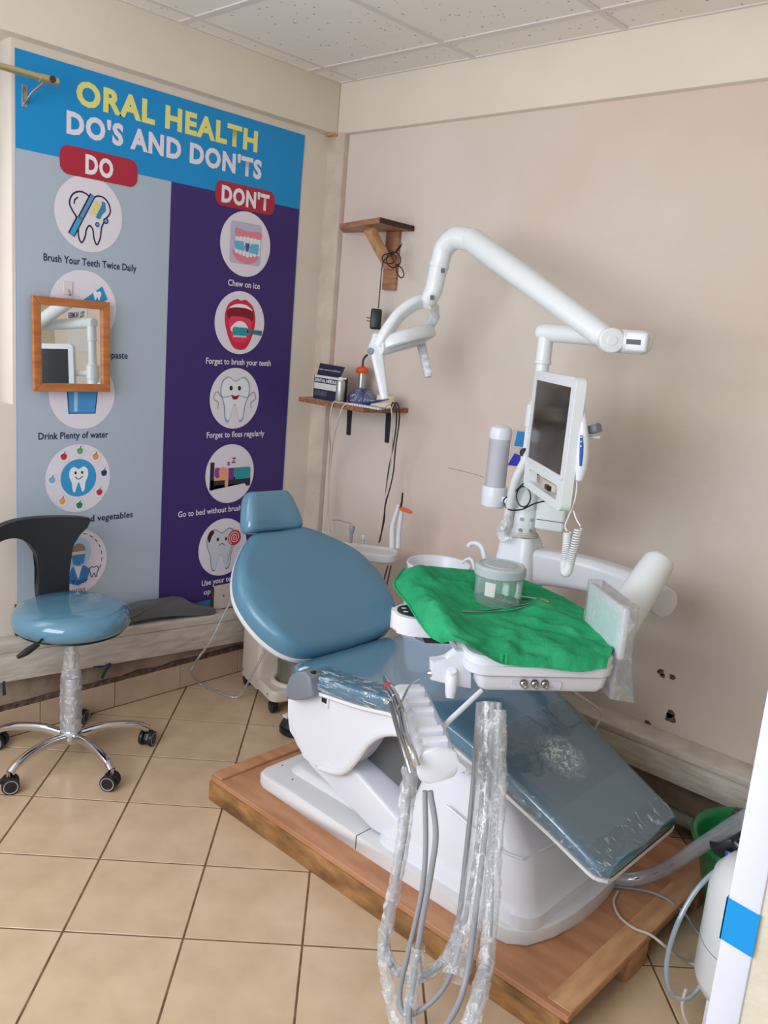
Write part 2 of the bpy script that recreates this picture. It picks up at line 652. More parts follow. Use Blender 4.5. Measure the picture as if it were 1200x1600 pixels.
def clip(poly, a, b, c):
    """keep a*x+b*y <= c"""
    out = []
    for i in range(len(poly)):
        p, q = poly[i], poly[(i+1) % len(poly)]
        dp, dq = a*p[0]+b*p[1]-c, a*q[0]+b*q[1]-c
        if dp <= 0:
            out.append(p)
        if dp*dq < 0:
            t = dp/(dp-dq)
            out.append((p[0]+(q[0]-p[0])*t, p[1]+(q[1]-p[1])*t))
    return out


TS, TA = 0.2987, math.radians(-45.65033)
e1 = (math.cos(TA), math.sin(TA))
e2 = (-math.sin(TA), math.cos(TA))
G = 0.0026
full_me = None
for i in range(-14, 16):
    for j in range(-16, 14):
        cx = -1.7093+TS*((i+.5)*e1[0]+(j+.5)*e2[0])
        cy = -1.0364+TS*((i+.5)*e1[1]+(j+.5)*e2[1])
        if not (XW-0.2 < cx < 0.25 and YS-0.2 < cy < 0.25):
            continue
        h = TS/2-G
        q = [(cx+a*h*e1[0]+b*h*e2[0], cy+a*h*e1[1]+b*h*e2[1]) for a, b in ((-1, -1), (1, -1), (1, 1), (-1, 1))]
        p = q
        for a, b, c in ((1, 0, WR-0.012), (-1, 0, -XW), (0, 1, 0.010), (0, -1, -YS)):
            p = clip(p, a, b, c)
            if len(p) < 3:
                break
        if len(p) < 3:
            continue
        whole = all(abs(p[k][0]-q[k][0])+abs(p[k][1]-q[k][1]) < 1e-9 for k in range(4)) if len(p) == 4 else False
        if whole and full_me:
            link('floor_tile', full_me, None, floor, V((cx, cy, -0.005)))
            continue
        bm = NB()
        mxc = sum(a[0] for a in p)/len(p)
        myc = sum(a[1] for a in p)/len(p)
        def shr(s):
            return [(mxc+(a[0]-mxc)*s, myc+(a[1]-myc)*s) for a in p]
        loft(bm, [[(a[0], a[1], -0.010) for a in p], [(a[0], a[1], -0.0013) for a in p], [(a[0], a[1], 0.0) for a in shr(0.991)]])
        t = obj('floor_tile', bm, M['tile'], floor, smooth=0)
        if whole:
            full_me = t.data

# ---- ceiling: 60 cm tiles in a white grid
bm = NB()
box(bm, (XW, YS, HC+0.02), (0.2, 0.2, HC+0.08))
ceiling = obj('ceiling', bm, M['gridbar'], smooth=0, kind='structure', label='suspended ceiling of speckled white tiles')
xs = [0.0]+[-0.1788-0.6*k for k in range(6)]
ys = [0.0]+[-0.0992-0.6*k for k in range(6)]
for i in range(len(xs)-1):
    for j in range(len(ys)-1):
        bm = NB()
        box(bm, (xs[i+1]+0.011, ys[j+1]+0.011, HC+0.003), (xs[i]-0.011, ys[j]-0.011, HC+0.02))
        obj('ceiling_tile', bm, M['ceil'], ceiling, smooth=0)
for x in xs:
    bm = NB()
    w = 0.012
    box(bm, (x-w, ys[-1], HC-0.001), (x+w if x < 0 else 0, 0.0, HC+0.02))
    obj('grid_bar', bm, M['gridbar'], ceiling, smooth=0)
for y in ys:
    bm = NB()
    box(bm, (xs[-1], y-0.012, HC-0.0004), (0.0, y+0.012 if y < 0 else 0, HC+0.02))
    obj('grid_bar', bm, M['gridbar'], ceiling, smooth=0)

# ---- poster wall with the window opening at its left
SILL = 1.185
XJ = -1.347
bm = NB()
box(bm, (XJ, WL, 0), (0.2, WL+0.2, HB+0.02))
box(bm, (XW, WL, 0), (XJ, WL+0.2, SILL))
box(bm, (XW, WL, 0), (-2.95, WL+0.2, HB))
wall_left = obj('wall_left', bm, M['wall_l'], smooth=0, kind='structure', label='cream wall carrying the oral health poster')
bm = NB()
box(bm, (XW, 0, HB), (0.2, WL+0.2, HC+0.03), bev=0.006)
obj('trim_1', bm, M['beam'], smooth=30, kind='structure', label='cream concrete beam above the poster')
bm = NB()
box(bm, (0, YS, HB), (0.2, -0.0005, HC+0.03), bev=0.006)
obj('trim_2', bm, M['beam'], smooth=30, kind='structure', label='cream concrete beam along the right wall')
bm = NB()
box(bm, (WR, YS, 0), (0.23, WL, HB+0.02))
wall_right = obj('wall_right', bm, M['wall_r'], smooth=0, kind='structure', label='pinkish cream plaster wall behind the dental chair')
bm = NB()
box(bm, (0.0, -0.046, 0), (WR+0.01, WL+0.01, HB+0.01), bev=0.004)
obj('trim_3', bm, mat('corner_post_grey_plaster', (208, 194, 178), 0.8, rgb2=(192, 176, 160), scale=8, bump=0.4, bscale=40), smooth=30,
    kind='structure', label='narrow plastered post in the room corner')
bm = NB()   # broken plaster where the beams meet the post
for k in range(9):
    c = V((-0.012+random.uniform(-.014, .012), 0.02+random.uniform(-.02, .02), HB-0.003))
    lathe(bm, [(0.004, -0.006), (0.011, -0.004), (0.012, 0.0), (0.008, 0.004)], T(*c), 8)
obj('broken_plaster', bm, M['batten'], wall_left, smooth=0)

# window frame in the opening (dark brown), with panes of sky-bright glass left open to the daylight
w1 = empty('window_1', (-2.15, WL+0.13, SILL), 'dark brown window frame left of the poster', None, kind='structure')
for lo, hi in (((XJ-0.05, WL+0.105, SILL), (XJ-0.002, WL+0.15, HB)), ((-2.95, WL+0.105, SILL), (-2.90, WL+0.15, HB)),
               ((-2.9, WL+0.105, SILL), (XJ-0.05, WL+0.15, SILL+0.05)), ((-2.9, WL+0.105, HB-0.05), (XJ-0.05, WL+0.15, HB)),
               ((-2.17, WL+0.105, SILL+0.05), (-2.13, WL+0.15, HB-0.05))):
    bm = NB()
    box(bm, lo, hi, bev=0.003)
    obj('frame_bar', bm, M['curtain'], w1)

for a, b in ((-2.9, -2.17), (-2.13, XJ-.05)):
    bm = NB()
    box(bm, (a, WL+.125, SILL+.05), (b, WL+.129, HB-.05))
    obj('pane', bm, M['film'], w1, smooth=0)

# lower part of the poster wall: plaster band, skirting tiles and a rough mortar line
bm = NB()
box(bm, (XW, 0.022, 0), (0.0, WL+0.01, 0.24))
obj('plaster_band', bm, M['plaster_low'], wall_left, smooth=0)
x = -0.07
while x > -2.6:
    bm = NB()
    box(bm, (x-0.297, 0.012, 0.0005), (x, 0.024, 0.104), bev=0.0015, seg=1)
    obj('skirting_tile', bm, M['skirt'], wall_left, smooth=0)
    x -= 0.3
bm = NB()
n = 60
rings = []
for k in range(n+1):
    x = -2.5+2.45*k/n
    a = 0.014+0.004*noise.noise(V((x*9, 0, 3)))
    h0 = 0.103+0.003*noise.noise(V((x*17, 1, 0)))
    h1 = 0.123+0.010*noise.noise(V((x*11, 5, 0)))
    rings.append([(x, 0.026, h0), (x, a, h0), (x, a+0.002, (h0+h1)/2), (x, 0.016, h1), (x, 0.026, h1+0.002)])
loft(bm, rings)
obj('mortar_line', bm, M['mortar'], wall_left, smooth=0)

# boxed-in ledge along both walls, planks painted white
bl = empty('baseboard_left', (-1.2, -0.03, 0.2), 'white painted plank ledge under the poster', kind='structure')


def slope(bm):
    for v in bm.verts:
        v.co.z += (-0.944-v.co.x)*0.072
    return bm


bm = NB()
box(bm, (XW, -0.032, 0.305), (0.0, WL+0.005, 0.339), bev=0.003)
obj('top_plank', slope(bm), M['ledge'], bl)
bm = NB()
box(bm, (XW, -0.028, 0.198), (0.0, -0.006, 0.3035), bev=0.002)
obj('front_plank', slope(bm), M['ledge'], bl)
br = empty('baseboard_right', (-0.08, -1.5, 0.2), 'white painted plank ledge along the right wall', kind='structure')
bm = NB()
box(bm, (-0.082, -2.51, 0.281), (WR+0.005, -0.035, 0.305), bev=0.003)
obj('top_plank', bm, M['ledge'], br)
bm = NB()
box(bm, (-0.078, -2.51, 0.192), (-0.056, -0.035, 0.2795), bev=0.002)
obj('front_plank', bm, M['ledge'], br)
bm = NB()
box(bm, (0.002, -2.51, 0), (WR+0.01, -0.05, 0.2))
obj('plaster_band', bm, M['plaster_low'], wall_right, smooth=0)
for y, z, s in ((-1.72, .499, .011), (-1.728, .488, .008), (-1.759, .494, .010), (-1.773, .372, .013), (-1.776, .355, .016), (-1.768, .362, .010), (-1.70, .306, .012)):
    bm = NB()
    r = [(WR+0.004, y+s*1.0*math.cos(a)*(1+.35*math.sin(3*a+y*90)), z+s*1.15*math.sin(a)*(1+.3*math.cos(2*a))) for a in [2*PI*k/14 for k in range(14)]]
    r2 = [(WR-0.0015, p[1], p[2]) for p in r]
    loft(bm, [r, r2])
    obj('plaster_scar', bm, M['scar'], wall_right, smooth=0)
bm = NB()   # thin crack in the plaster above the cuspidor
tube(bm, cat_rom([PX(700, 731, WR), PX(722, 736, WR), PX(745, 742, WR), PX(756, 746, WR)], 4), 0.0008, 5)
obj('plaster_crack', bm, M['scar'], wall_right)

# partition with the door frame the photographer looks past
bm = NB()
box(bm, (-1.553, -2.85, 0), (WR, -2.549, HC+0.01))
box(bm, (-1.50, -2.6, 0), (WR, -2.512, HC+0.01))
wall_front = obj('wall_front', bm, mat('cream_wall_peeling', (214, 206, 184), 0.8, rgb2=(204, 194, 170), scale=14, bump=0.5, bscale=26), smooth=0, kind='structure',
                 label='cream partition wall at the right edge with peeling paint')
dr = empty('door_1', (-1.53, -2.53, 0), 'white painted door frame at the right edge', kind='structure')
bm = NB()
box(bm, (-1.557, -2.5488, 0.002), (-1.498, -2.508, HC), bev=0.003)
obj('door_post', bm, M['jamb'], dr)
bm = NB()
box(bm, (-1.5585, -2.5495, 0.788), (-1.5565, -2.507, 0.848))
box(bm, (-1.5585, -2.5085, 0.788), (-1.50, -2.5065, 0.848))
for v in bm.verts:
    v.co.z += (v.co.y+2.528)*0.08
obj('blue_tape', bm, M['tape'], dr, smooth=0, label='strip of bright blue tape')

# ================================================================== POSTER
YP = WL-0.003
PM = Matrix(((1, 0, 0, 0), (0, 0, -1, YP), (0, 1, 0, 0), (0, 0, 0, 1)))   # local (x, z, out) -> world


def pmx(layer):
    m = PM.copy()
    m.translation = V((0, YP-0.0005*layer, 0))
    return m


poster = empty('health_poster', (-0.74, YP, 0.3), 'large blue and purple oral health poster pasted on the wall', 'poster')
PC = {}


def pcol(rgb, rough=0.45):
    if rgb not in PC:
        PC[rgb] = mat('print_%02x%02x%02x' % rgb, rgb, rough, spec=0.35)
    return PC[rgb]


def dec(name, poly, rgb, layer, parent, label=None):
    bm = NB()
    vs = [bm.verts.new(pmx(layer) @ V((p[0], p[1], 0))) for p in poly]
    f = bm.faces.new(vs)
    if len(poly) > 4:
        bmesh.ops.triangulate(bm, faces=[f])
    o = obj(name, bm, pcol(rgb), parent, smooth=0, label=label)
    return o


def ribbon(name, pts, w, rgb, layer, parent, closed=False, n=4, caps=True):
    P = cat_rom([V((p[0], p[1], 0)) for p in pts], n, closed)
    bm = NB()
    m = pmx(layer)
    L = []
    N = len(P)
    for i in range(N):
        t = (P[(i+1) % N]-P[i-1]) if closed else (P[min(i+1, N-1)]-P[max(i-1, 0)])
        t.normalize()
        nn = V((-t.y, t.x, 0))*w/2
        L.append((bm.verts.new(m @ (P[i]+nn)), bm.verts.new(m @ (P[i]-nn))))
    for i in range(N if closed else N-1):
        a, b = L[i], L[(i+1) % N]
        bm.faces.new((a[0], a[1], b[1], b[0]))
    return obj(name, bm, pcol(rgb), parent, smooth=0)


bm = NB()
box(bm, (-1.335, YP, 0.30), (-0.14, WL+0.0005, 2.29))
obj('backing_sheet', bm, pcol((30, 130, 195)), poster, smooth=0)
dec('header_band', [(-1.335, 1.998), (-0.143, 1.998), (-0.14, 2.12), (-0.135, 2.29), (-1.335, 2.29)], (24, 140, 204), 1, poster)
dec('do_panel', [(-1.335, 0.372), (-0.763, 0.372), (-0.763, 1.998), (-1.335, 1.998)], (170, 182, 196), 1, poster)
dec('dont_panel', [(-0.763, 0.352), (-0.143, 0.352), (-0.143, 1.998), (-0.763, 1.998)], (62, 44, 108), 1, poster)
YEL, WHT, RED, INK = (228, 222, 130), (226, 220, 230), (172, 44, 62), (34, 38, 78)
text_words('lettering', 'ORAL HEALTH', -1.134, -0.378, 2.178, 0.072, pmx(3), pcol(YEL), poster, bold=0.045, sp=1.12)
text_words('lettering', "DO'S AND DON'TS", -1.167, -0.351, 2.081, 0.066, pmx(3), pcol(WHT), poster, bold=0.045, sp=1.12)
for x0, x1, s, t0, t1 in ((-1.19, -0.902, 'DO', -1.100, -0.997), (-0.569, -0.276, "DON'T", -0.540, -0.305)):
    pill = dec('heading_pill', rrect(x0, 1.950, x1, 2.042, 0.032), RED, 4, poster)
    text('lettering', s, t0, t1, 1.967, 0.058, pmx(6), pcol((232, 224, 230)), pill, bold=0.045, sp=1.12)
for s, x0, x1, z, h, rgb in (('Brush Your Teeth Twice Daily', -1.244, -0.898, 1.664, 0.024, INK), ('Chew on ice', -0.490, -0.330, 1.656, 0.024, WHT),
                             ('Use toothpaste', -1.122, -0.925, 1.352, 0.024, INK), ('Forget to brush your teeth', -0.580, -0.250, 1.346, 0.024, WHT),
                             ('Drink Plenty of water', -1.261, -0.998, 1.064, 0.024, INK), ('Forget to floss regularly', -0.562, -0.264, 1.048, 0.024, WHT),
                             ('Eat fruits and vegetables', -1.235, -0.889, 0.752, 0.024, INK), ('Go to bed without brushing', -0.685, -0.330, 0.730, 0.024, WHT),
                             ('Use your teeth to', -0.556, -0.330, 0.420, 0.024, WHT), ('open', -0.545, -0.475, 0.380, 0.022, WHT)):
    text('caption', s, x0, x1, z, h, pmx(3), pcol(rgb), poster, bold=0.017, sp=1.03)

RAD = 0.125


def disc(cx, cz, label, rgb=(222, 216, 226)):
    return dec('picture_disc', ell(cx, cz, RAD, RAD, 48), rgb, 3, poster, label)


def loc(cx, cz, pts, s=RAD):
    return [(cx+a*s, cz+b*s) for a, b in pts]


TOOTH = [(-.55, .42), (-.30, .56), (0, .44), (.30, .56), (.55, .42), (.60, .10), (.44, -.25), (.38, -.62), (.24, -.72), (.14, -.50), (0, -.22), (-.14, -.50), (-.24, -.72), (-.38, -.62), (-.44, -.25), (-.60, .10)]


def smooth_poly(pts, n=4):
    return [(p.x, p.y) for p in cat_rom([V((a, b, 0)) for a, b in pts], n, True)]


# brushing picture
cx, cz = -1.083, 1.835
d = disc(cx, cz, 'disc with a tooth outline and a blue toothbrush')
NV = (36, 34, 74)
nx = lambda X, Y: ((X-560)/555.0, -(Y-820-0.14*(X-560))/640.0)
tp = [nx(*q) for q in ((400, 450), (290, 500), (240, 640), (290, 770), (350, 870), (380, 1030), (390, 1200), (440, 1300), (495, 1200), (515, 1080), (565, 1010), (620, 1080), (640, 1220), (690, 1335), (745, 1220), (765, 1040), (830, 900), (905, 780), (880, 640), (800, 540), (700, 510), (590, 545), (500, 480))]
ribbon('tooth_outline', loc(cx, cz, tp), 0.0055, NV, 4, d, True)
ribbon('tooth_shine', loc(cx, cz, [nx(315, 655), nx(325, 590), nx(375, 545)]), 0.005, NV, 4, d)
a, b = V((*nx(600, 500), 0)), V((*nx(400, 900), 0))
for p, q, w, col, ly in ((nx(610, 500), nx(420, 890), .022, NV, 5), (nx(610, 505), nx(425, 880), .013, (92, 142, 196), 6),
                         (nx(405, 890), nx(270, 1170), .026, NV, 7), (nx(402, 900), nx(275, 1165), .017, (66, 160, 202), 8)):
    ribbon('toothbrush_handle', loc(cx, cz, [p, ((p[0]+q[0])/2, (p[1]+q[1])/2), q]), w, col, ly, d)
dec('toothpaste', loc(cx, cz, [nx(*q) for q in ((760, 590), (820, 620), (830, 760), (770, 820), (740, 895), (680, 890), (660, 850), (760, 660))]), (58, 132, 180), 5, d)
for k in range(5):
    t = k/4.4
    A = [nx(650+(-90)*t+da, 580+200*t+db) for da, db in ((0, 0), (115, 62), (98, 96), (-16, 32))]
    dec('bristle', loc(cx, cz, A), (226, 216, 130), 6, d)
for q, r in ((nx(830, 925), .010), (nx(690, 990), .008)):
    e = dec('bubble', ell(cx+q[0]*RAD, cz+q[1]*RAD, r, r, 16), NV, 7, d)
    dec('bubble_fill', ell(cx+q[0]*RAD, cz+q[1]*RAD, r*.55, r*.55, 16), (120, 170, 215), 8, d)

# toothpaste picture (mostly behind the mirror)
cx, cz = -1.10, 1.523
d = disc(cx, cz, 'disc with a blue toothpaste tube, partly behind the mirror')
dec('paste_tube', loc(cx, cz, [(-.35, -.05), (.55, .62), (.72, .28), (-.2, -.35)]), (46, 142, 194), 5, d)
dec('tooth_mark', loc(cx, cz, smooth_poly([(.40+a*.2, .36+b*.2) for a, b in TOOTH])), (226, 230, 236), 6, d)
dec('toothbrush_tip', loc(cx, cz, rrect(.1, -.32, .74, -.18, .06)), (46, 142, 194), 5, d)
# glass of water
cx, cz = -1.10, 1.222
d = disc(cx, cz, 'disc with a glass of blue water, partly behind the mirror')
dec('glass_outline', loc(cx, cz, [(-.52, .6), (.52, .6), (.40, -.56), (-.42, -.56)]), NV, 4, d)
dec('water', loc(cx, cz, [(-.49, .6), (.49, .6), (.375, -.53), (-.395, -.53)]), (74, 146, 206), 5, d)
dec('shine', loc(cx, cz, [(-.28, .6), (-.14, .6), (-.16, -.5), (-.26, -.5)]), (160, 200, 232), 6, d)
# tooth ringed by fruit
cx, cz = -1.112, 0.918
d = disc(cx, cz, 'disc with a smiling tooth ringed by fruit and vegetables')
dec('inner_disc', ell(cx, cz+0.002, RAD*.55, RAD*.55, 32), (60, 150, 205), 4, d)
dec('tooth', loc(cx, cz, smooth_poly([(a*.48, b*.58+.02) for a, b in TOOTH])), (232, 232, 238), 5, d)
for q in ((-.10, .17), (.10, .17)):
    dec('eye', ell(cx+q[0]*RAD, cz+q[1]*RAD, .0045, .006, 10), (40, 40, 60), 6, d)
ribbon('smile', loc(cx, cz, [(-.12, .06), (0, -.02), (.12, .06)]), .003, (40, 40, 60), 6, d)
ring = [((205, 40, 52), 125), ((90, 170, 100), 88), ((232, 140, 70), 50), ((40, 60, 120), 8), ((200, 44, 66), -35), ((40, 130, 80), -88), ((230, 160, 80), -128), ((130, 170, 210), 180)]
for rgb, ang in ring:
    qx, qz = cx+RAD*.80*math.cos(math.radians(ang)), cz+RAD*.80*math.sin(math.radians(ang))
    e = dec('fruit_ring', ell(qx, qz, .0225, .0225, 18), (196, 204, 214), 4, d)
    dec('fruit_ring_fill', ell(qx, qz, .0205, .0205, 18), (226, 224, 232), 5, d)
    dec('fruit', smooth_poly([(qx+.012*math.cos(a)*(1+.12*math.sin(3*a)), qz+.013*math.sin(a)*(1+.15*math.cos(2*a))) for a in [2*PI*k/9 for k in range(9)]], 2), rgb, 6, d)
    ribbon('fruit_stalk', [(qx, qz+.010), (qx+.002, qz+.014), (qx+.005, qz+.018)], .0035, (70, 110, 60), 7, d)
# dentist
cx, cz = -1.120, 0.605
d = disc(cx, cz, 'disc with a masked dentist, partly behind the stool backrest')
dec('halo', ell(cx+.012, cz+.035, .048, .058, 28), (178, 206, 232), 4, d)
dec('coat', loc(cx, cz, [(-.25, -.42), (-.12, -.14), (.28, -.14), (.46, -.28), (.36, -.62), (.08, -.74), (-.2, -.62)]), (62, 130, 196), 5, d)
dec('shirt', loc(cx, cz, [(-.06, -.14), (.20, -.14), (.08, -.56)]), (228, 232, 240), 6, d)
dec('face', ell(cx+.010, cz+.030, .026, .034, 20), (232, 208, 190), 5, d)
dec('hair', [(cx+.010+.028*math.cos(a), cz+.040+.030*math.sin(a)) for a in [PI*k/14 for k in range(15)]], (150, 132, 116), 6, d)
dec('mask', loc(cx, cz, [(-.14, .22), (.29, .22), (.24, -.05), (.08, -.12), (-.08, -.05)]), (70, 140, 200), 7, d)
ribbon('small_tooth', loc(cx, cz, smooth_poly([(.58+a*.24, -.36+b*.26) for a, b in TOOTH], 2)), .003, NV, 5, d, True, 1)
for k in range(9):
    a = math.radians(100-k*15)
    ribbon('dashed_arc', [(cx+.104*math.cos(a+t), cz+.006+.104*math.sin(a+t)) for t in (-.07, 0, .07)], .003, NV, 5, d)
text('caption', 'Visit Your', cx-.085, cx+.048, cz-.085, .019, pmx(5), pcol((70, 74, 110)), d)
text('caption', 'Dentist', cx-.055, cx+.040, cz-.117, .018, pmx(5), pcol((70, 74, 110)), d)
# teeth biting ice
cx, cz = -0.412, 1.822
d = disc(cx, cz, 'disc with dentures biting blue ice cubes')
dec('shade_patch', loc(cx, cz, rrect(-.62, -.62, .62, .66, .12)), (186, 184, 206), 4, d)
dec('upper_gum', loc(cx, cz, smooth_poly([(-.42, .46), (0, .40), (.55, .44), (.62, .24), (.3, .14), (0, .12), (-.40, .20)])), (222, 130, 150), 5, d)
dec('lower_gum', loc(cx, cz, smooth_poly([(-.50, -.22), (-.40, -.46), (0, -.60), (.42, -.50), (.52, -.28), (0, -.36)])), (222, 130, 150), 5, d)
for k in range(7):
    qx = -.36+k*.145
    dec('tooth', loc(cx, cz, rrect(qx-.068, -.02-.02*abs(k-3), qx+.068, .24-.01*abs(k-3), .05, 3)), (232, 230, 234), 6, d)
    dec('tooth', loc(cx, cz, rrect(qx-.062, -.40+.03*abs(k-3), qx+.062, -.20+.03*abs(k-3), .05, 3)), (232, 230, 234), 6, d)
for q in ([(-.48, .06), (-.1, .08), (-.06, -.22), (-.4, -.18)], [(.20, .04), (.52, .06), (.50, -.26), (.16, -.24)]):
    dec('ice_cube', loc(cx, cz, q), (96, 178, 212), 7, d)
dec('gap_shadow', loc(cx, cz, [(-.04, .04), (.14, .04), (.10, -.22), (.02, -.22)]), (48, 92, 150), 7, d)
# open mouth with brush
cx, cz = -0.422, 1.514
d = disc(cx, cz, 'disc with an open red mouth and a teal toothbrush')
dec('lips', loc(cx, cz, smooth_poly([(-.18, .74), (0, .70), (.20, .74), (.52, .50), (.62, .05), (.50, -.45), (.28, -.80), (0, -.86), (-.28, -.74), (-.52, -.30), (-.62, .15), (-.50, .55)])), (204, 44, 68), 4, d)
dec('mouth_inside', loc(cx, cz, smooth_poly([(-.46, .42), (0, .54), (.46, .40), (.50, .10), (0, 0), (-.50, .15)])), (128, 30, 44), 5, d)
dec('upper_teeth', loc(cx, cz, smooth_poly([(-.48, .44), (-.2, .58), (.2, .58), (.48, .42), (.2, .48), (-.2, .48)])), (236, 234, 236), 6, d)
dec('tongue', loc(cx, cz, smooth_poly([(-.44, .12), (-.1, .20), (.2, .18), (.44, .06), (.38, -.48), (0, -.64), (-.34, -.48)])), (224, 60, 92), 6, d)
dec('foam', loc(cx, cz, smooth_poly([(-.38, -.20), (-.2, .0), (0, .06), (.2, .0), (.32, -.16), (.2, -.34), (-.2, -.36)])), (230, 228, 234), 7, d)
dec('brush_head', loc(cx, cz, rrect(-.30, -.40, .32, -.14, .08)), (40, 150, 158), 8, d)
dec('brush_neck', loc(cx, cz, [(.28, -.20), (.90, -.20), (.90, -.36), (.28, -.30)]), (38, 120, 132), 8, d)
for k in range(9):
    dec('bristle', loc(cx, cz, rrect(-.26+k*.06, -.46, -.22+k*.06, -.40, .01, 1)), (236, 234, 238), 8, d)
# floss tooth
cx, cz = -0.430, 1.208
d = disc(cx, cz, 'disc with a grinning tooth holding floss')
dec('tooth_edge', loc(cx, cz, smooth_poly([(a*1.0, b*1.18+.06) for a, b in TOOTH])), (150, 164, 182), 4, d)
dec('tooth', loc(cx, cz, smooth_poly([(a*.92, b*1.08+.07) for a, b in TOOTH])), (226, 228, 236), 5, d)
for q in ((-.18, .34), (.16, .34)):
    dec('eye', ell(cx+q[0]*RAD, cz+q[1]*RAD, .008, .010, 14), (60, 44, 40), 6, d)
dec('smile', loc(cx, cz, smooth_poly([(-.16, .12), (0, .08), (.16, .12), (.08, -.02), (-.08, -.02)])), (150, 30, 44), 6, d)
for s in (-1, 1):
    ribbon('floss', loc(cx, cz, [(s*.14, .10), (s*.5, .04), (s*.74, .22), (s*.86, .0), (s*.66, -.14), (s*.70, -.34)]), .0022, (110, 116, 132), 7, d)
# sleeper in bed
cx, cz = -0.436, 0.893
d = disc(cx, cz, 'disc with a sleeper in a dark bed')
dec('headboard', loc(cx, cz, rrect(-.82, -.52, -.66, .42, .02)), (40, 44, 62), 5, d)
dec('bed_base', loc(cx, cz, [(-.78, -.18), (.86, -.18), (.86, -.46), (.70, -.46), (.62, -.36), (-.60, -.36), (-.68, -.50), (-.78, -.50)]), (40, 44, 62), 5, d)
dec('mattress', loc(cx, cz, [(-.66, -.12), (.2, -.12), (.2, -.2), (-.66, -.2)]), (226, 170, 90), 6, d)
dec('blanket', loc(cx, cz, rrect(.1, -.2, .84, .20, .06)), (44, 150, 160), 6, d)
dec('blanket_fold', loc(cx, cz, rrect(-.10, -.2, .14, .20, .03)), (120, 50, 130), 7, d)
dec('pillow', loc(cx, cz, smooth_poly([(-.62, .22), (-.4, .18), (-.42, -.08), (-.62, -.08)])), (150, 60, 150), 6, d)
dec('sleeper_face', ell(cx-.038, cz+.008, .022, .024, 18), (226, 160, 130), 7, d)
dec('sleeper_arm', loc(cx, cz, rrect(-.22, -.44, -.08, .16, .06)), (226, 160, 130), 8, d)
text('lettering', 'z', cx-.020, cx-.002, cz+.038, .018, pmx(6), pcol((130, 50, 130)), d, bold=.03)
text('lettering', 'Z', cx+.004, cx+.026, cz+.046, .022, pmx(6), pcol((130, 50, 130)), d, bold=.03)
# decayed tooth with lollipop
cx, cz = -0.455, 0.577
d = disc(cx, cz, 'disc with a sad decayed tooth and a red lollipop')
dec('tooth_edge', loc(cx, cz, smooth_poly([(a*1.0-.08, b*1.15+.02) for a, b in TOOTH])), (120, 126, 144), 4, d)
dec('tooth', loc(cx, cz, smooth_poly([(a*.95-.08, b*1.08+.02) for a, b in TOOTH])), (200, 204, 216), 5, d)
for q in ((-.24, .30), (.10, .28)):
    dec('eye', ell(cx+q[0]*RAD, cz+q[1]*RAD, .006, .008, 12), (40, 40, 50), 6, d)
ribbon('sad_mouth', loc(cx, cz, [(-.18, .06), (-.07, .14), (.06, .06)]), .003, (40, 40, 50), 6, d)
dec('decay', loc(cx, cz, smooth_poly([(-.66, .44), (-.52, .64), (-.40, .56), (-.50, .42), (-.58, .22)])), (60, 30, 34), 6, d)
dec('lollipop', ell(cx+.056, cz+.036, .034, .034, 28), (196, 52, 66), 7, d)
sp = [(cx+.056+.029*(k/40)*math.cos(k*.42), cz+.036+.029*(k/40)*math.sin(k*.42)) for k in range(2, 41)]
ribbon('lollipop_swirl', sp, .0035, (232, 214, 220), 8, d, n=1)
ribbon('lollipop_stick', [(cx+.046, cz+.004), (cx+.036, cz-.030), (cx+.026, cz-.064)], .004, (150, 150, 165), 6, d)

# ================================================================== TIMBER PLINTH
ZP = 0.085
pl = empty('wooden_platform', (-0.7, -1.43, 0), 'low plywood platform with stained timber sides under the dental chair', 'platform')
bm = NB()
box(bm, (-1.074, -2.092, ZP-0.017), (-0.20, -0.765, ZP), bev=0.0015, seg=1)
obj('top_sheet', bm, M['ply'], pl)
bm = NB()
box(bm, (-1.078, -2.075, 0.0), (-1.04, -0.762, ZP-0.0172), bev=0.004)
obj('front_board', bm, M['timber'], pl)
bm = NB()
box(bm, (-1.039, -0.80, 0.0), (-0.2, -0.764, ZP-0.0172), bev=0.003)
obj('end_board', bm, M['timber'], pl)
bm = NB()
box(bm, (-1.070, -0.815, ZP), (-0.2, -0.766, ZP+0.009), bev=0.002)
obj('end_batten', bm, M['ply'], pl)
bm = NB()
box(bm, (-1.06, -2.090, ZP-0.0005), (-0.2, -2.028, ZP+0.003), bev=0.001, seg=1)
obj('edge_batten', bm, M['batten'], pl)
for x0 in (-0.76, -0.34):
    bm = NB()
    box(bm, (x0-.02, -2.089, 0.0), (x0+0.09, -2.01, ZP-0.0172), bev=0.003)
    obj('support_block', bm, M['batten'], pl)

# ================================================================== DENTAL CHAIR
CX = -0.715
ch = empty('dental_chair', (CX, -1.4, ZP), 'reclined dental chair with blue vinyl pads and white shell', 'dental chair')
